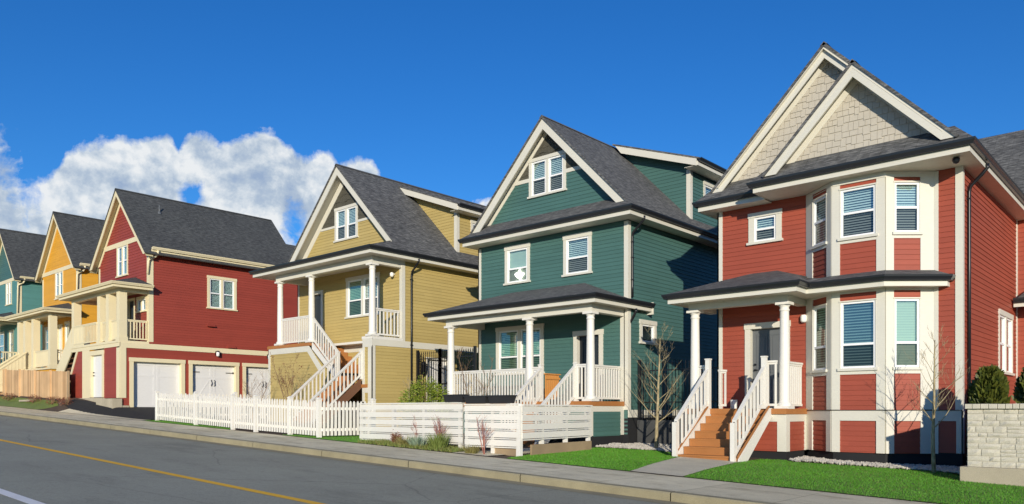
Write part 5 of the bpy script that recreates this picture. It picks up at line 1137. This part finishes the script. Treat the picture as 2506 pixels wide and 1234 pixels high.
for i,(x,lb) in enumerate(((-50.2,'rust brown ground shrub at the cedar fence, at the left edge'),(-47.6,'rust brown ground shrub at the cedar fence, second from the left edge'),(-43.6,'rust brown ground shrub at the middle of the cedar fence'),(-40.9,'rust brown ground shrub at the right end of the cedar fence'),(-39.2,'small rust brown shrub against the concrete base of the dark red house'))):
    bush('brown_shrub',lb,x,12.98,hg(x,13.0)-.02,.85 if i<4 else .5,.2,.34,420,'red_leaf',70+i,.03,'rust brown shrubs along the cedar fence','shrub')
mb=MB(); mb.box(-45.6,-43.9,12.86,13.0,hg(-45,12.95)+.02,hg(-45,12.95)+.11); tag(mb.build('concrete_curb_block','wall_concrete',None,origin=(-44.7,12.9,.3)),'pale concrete block lying on the bank before the cedar fence','block')
# bucket on the porch of house 1
t=thing('paint_can','shiny metal can standing on the red house porch by the top step','can',(-9.0,18.55,.05))
mb=MB(); mb.lathe(-9.0,18.55,[(.085,.05),(.09,.055),(.09,.26),(.095,.27),(.08,.275)],20); mb.build('can_body','frosted',t)
mb=MB(); mb.tube([(-9.09,18.55,.24),(-9.05,18.50,.33),(-8.95,18.50,.33),(-8.91,18.55,.24)],.004,5); mb.build('handle','black_metal',t)
# ================================================================== sky, sun, camera
SUN_EL=math.radians(13); sd=Vector((.66,-.75,0)).normalized(); SUN_AZ=math.atan2(sd.x,sd.y)
w=bpy.data.worlds.new('World'); S.world=w; w.use_nodes=True; nt=w.node_tree; nt.nodes.clear()
out=N(nt,'ShaderNodeOutputWorld'); bg=N(nt,'ShaderNodeBackground'); bg.inputs[1].default_value=.12; L(nt,bg.outputs[0],out.inputs[0])
sky=N(nt,'ShaderNodeTexSky',sky_type='NISHITA'); sky.sun_disc=False; sky.sun_elevation=SUN_EL; sky.sun_rotation=SUN_AZ; sky.altitude=200; sky.air_density=1.0; sky.dust_density=.2; sky.ozone_density=3.0
hq=N(nt,'ShaderNodeMix',data_type='RGBA',blend_type='MULTIPLY'); hq.inputs[0].default_value=1; hq.inputs[7].default_value=(.52,.86,1.23,1)
hs=N(nt,'ShaderNodeHueSaturation'); hs.inputs['Saturation'].default_value=1.25; hs.inputs['Value'].default_value=1.0; L(nt,sky.outputs[0],hs.inputs['Color']); L(nt,hs.outputs[0],hq.inputs[6])
tc=N(nt,'ShaderNodeTexCoord'); sp=N(nt,'ShaderNodeSeparateXYZ'); L(nt,tc.outputs['Generated'],sp.inputs[0])
def M(op,a,b=None,c=None,clamp=False):
    n=N(nt,'ShaderNodeMath',operation=op,use_clamp=clamp)
    for i,v in enumerate((a,b,c)):
        if v is None: continue
        if isinstance(v,(int,float)): n.inputs[i].default_value=v
        else: L(nt,v,n.inputs[i])
    return n.outputs[0]
X_,Y_,Z_=sp.outputs
az=M('ARCTAN2',X_,Y_)                      # bearing, 0 = straight up the lots, negative = left along the street
hz=M('SQRT',M('ADD',M('MULTIPLY',X_,X_),M('MULTIPLY',Y_,Y_))); tanel=M('DIVIDE',Z_,hz)
prof=[(-1.36,.31),(-1.3131,.3098),(-1.3057,.3121),(-1.2964,.3131),(-1.2945,.3068),(-1.299,.2971),(-1.2925,.2568),(-1.2755,.261),(-1.26,.2711),(-1.2462,.2989),(-1.2362,.3034),(-1.222,.3039),(-1.2075,.3099),(-1.195,.3138),(-1.1802,.3128),(-1.1686,.3193),(-1.1586,.327),(-1.1477,.3286),(-1.1411,.3184),(-1.1344,.3063),(-1.13,.3175),(-1.121,.3275),(-1.1074,.3303),(-1.0937,.332),(-1.0798,.3298),(-1.0611,.336),(-1.0493,.3433),(-1.0326,.3482),(-1.023,.3427),(-1.0158,.3333),(-1.0036,.3279),(-.9963,.3184),(-.979,.3229),(-.9666,.327),(-.9582,.3245),(-.9532,.3131),(-.9467,.311),(-.9315,.3171),(-.9163,.3191),(-.9062,.3135),(-.8985,.3009),(-.8857,.2782),(-.8625,.25),(-.79,.258),(-.7816,.2707),(-.7685,.2751),(-.7554,.2741),(-.7448,.2631),(-.73,.24),(-.5,.17),(.2,.15)]
prof=sorted(set((round(a,4),b) for a,b in prof))
A0,A1=-1.40,.25
fc=N(nt,'ShaderNodeFloatCurve'); cv=fc.mapping.curves[0]; pts=[((a-A0)/(A1-A0),v*2) for a,v in prof]
cv.points[0].location=(0,pts[0][1]); cv.points[1].location=(1,pts[-1][1])
for a,v in pts: cv.points.new(a,v)
fc.mapping.update(); L(nt,M('DIVIDE',M('SUBTRACT',az,A0),A1-A0,clamp=True),fc.inputs['Value'])
top=M('DIVIDE',fc.outputs[0],2)
cb=N(nt,'ShaderNodeCombineXYZ'); L(nt,az,cb.inputs[0]); L(nt,tanel,cb.inputs[1])
def cn(scale,detail,rough,off=0,dist=0):
    n=N(nt,'ShaderNodeTexNoise'); n.inputs['Scale'].default_value=scale; n.inputs['Detail'].default_value=detail; n.inputs['Roughness'].default_value=rough; n.inputs['Distortion'].default_value=dist
    mp=N(nt,'ShaderNodeMapping'); mp.inputs['Location'].default_value=(off,off*.7,0); L(nt,cb.outputs[0],mp.inputs[0]); L(nt,mp.outputs[0],n.inputs[0]); return n.outputs[0]
n1=cn(22,9,.62,3.1,.3); n2=cn(9,8,.6,7.7,.2); n3=cn(60,6,.65,1.3,0); n4=cn(34,5,.6,9.1,.4)
edge=M('ADD',M('SUBTRACT',top,tanel),M('MULTIPLY',M('ADD',M('SUBTRACT',n1,.5),M('MULTIPLY',M('SUBTRACT',n3,.5),.35)),.045))
mask=M('DIVIDE',edge,.010,clamp=True)
side=M('MULTIPLY',M('DIVIDE',M('ADD',az,1.42),.05,clamp=True),M('DIVIDE',M('SUBTRACT',-.715,az),.02,clamp=True))
# blue openings in the bank
def hole(a0,e0,ra,re):
    u=M('DIVIDE',M('SUBTRACT',az,a0),ra); v=M('DIVIDE',M('SUBTRACT',tanel,e0),re); r=M('SQRT',M('ADD',M('MULTIPLY',u,u),M('MULTIPLY',v,v))); r=M('ADD',M('ADD',r,M('MULTIPLY',M('SUBTRACT',n4,.5),6.5)),M('MULTIPLY',M('SUBTRACT',n3,.5),2.4)); return M('DIVIDE',M('SUBTRACT',r,.4),1.9,clamp=True)
mask=M('MULTIPLY',M('MULTIPLY',M('MULTIPLY',mask,side),hole(-1.121,.255,.007,.009)),hole(-1.001,.226,.010,.014))
mask=M('MULTIPLY',mask,hole(-1.2965,.277,.0125,.026))
mask=M('MULTIPLY',mask,.97)
# billow shading: bright where the billow noise faces the sun (right/top), grey blue in folds
def relief(sc_,off,dx,dy,k):
    a=cn(sc_,8,.60,off,.2)
    n=N(nt,'ShaderNodeTexNoise'); n.inputs['Scale'].default_value=sc_; n.inputs['Detail'].default_value=8; n.inputs['Roughness'].default_value=.60; n.inputs['Distortion'].default_value=.2
    mp=N(nt,'ShaderNodeMapping'); mp.inputs['Location'].default_value=(off+dx,off*.7+dy,0); L(nt,cb.outputs[0],mp.inputs[0]); L(nt,mp.outputs[0],n.inputs[0])
    return M('MULTIPLY',M('SUBTRACT',a,n.outputs[0]),k)
lit=M('ADD',M('ADD',relief(10,5.0,.014,.018,1.9),relief(30,2.0,.005,.006,.85)),M('ADD',M('MULTIPLY',n2,.75),M('MULTIPLY',n1,.12)))
lit=M('ADD',lit,.13)
rim=M('MULTIPLY',M('SUBTRACT',1,M('DIVIDE',edge,.05,clamp=True)),.10)
hgt=M('ADD',rim,M('MULTIPLY',M('SUBTRACT',tanel,.24),.6))
cr=N(nt,'ShaderNodeValToRGB'); e=cr.color_ramp.elements; e.new(.5); e.new(.5)
for i,(p,c) in enumerate(((.22,(2.9,3.8,5.3)),(.44,(4.1,4.9,5.9)),(.60,(5.6,6.2,6.8)),(.80,(7.5,7.7,7.8)))): e[i].position=p; e[i].color=(*[x/8 for x in c],1)
L(nt,M('ADD',lit,hgt),cr.inputs[0]); sc=N(nt,'ShaderNodeVectorMath',operation='SCALE'); sc.inputs['Scale'].default_value=8*.95; L(nt,cr.outputs[0],sc.inputs[0])
mx=N(nt,'ShaderNodeMix',data_type='RGBA'); L(nt,mask,mx.inputs[0]); L(nt,hq.outputs[2],mx.inputs[6]); L(nt,sc.outputs[0],mx.inputs[7]); L(nt,mx.outputs[2],bg.inputs[0])
sl=bpy.data.lights.new('sun','SUN'); sl.energy=4.6; sl.angle=math.radians(.55); sl.color=(1,.90,.74); so=bpy.data.objects.new('sun',sl); COL.objects.link(so); so.location=(10,-10,20)
dirv=-Vector((sd.x*math.cos(SUN_EL),sd.y*math.cos(SUN_EL),math.sin(SUN_EL))); so.rotation_euler=dirv.to_track_quat('-Z','Y').to_euler()
cam=bpy.data.cameras.new('camera'); co=bpy.data.objects.new('camera',cam); COL.objects.link(co); S.camera=co
co.location=(0,0,0); co.rotation_euler=(PI/2,0,math.radians(41.83)); cam.sensor_width=36; cam.lens=1900/2506*36; cam.shift_y=(1005-617)/2506; cam.clip_end=6000; cam.clip_start=.1
S.view_settings.view_transform='Standard'; S.view_settings.look='None'; S.view_settings.exposure=0; S.view_settings.gamma=1
try: S.view_settings.use_curve_mapping=False
except Exception: pass
S.render.engine='CYCLES'; S.cycles.max_bounces=6; S.cycles.transparent_max_bounces=12; S.cycles.use_denoising=True
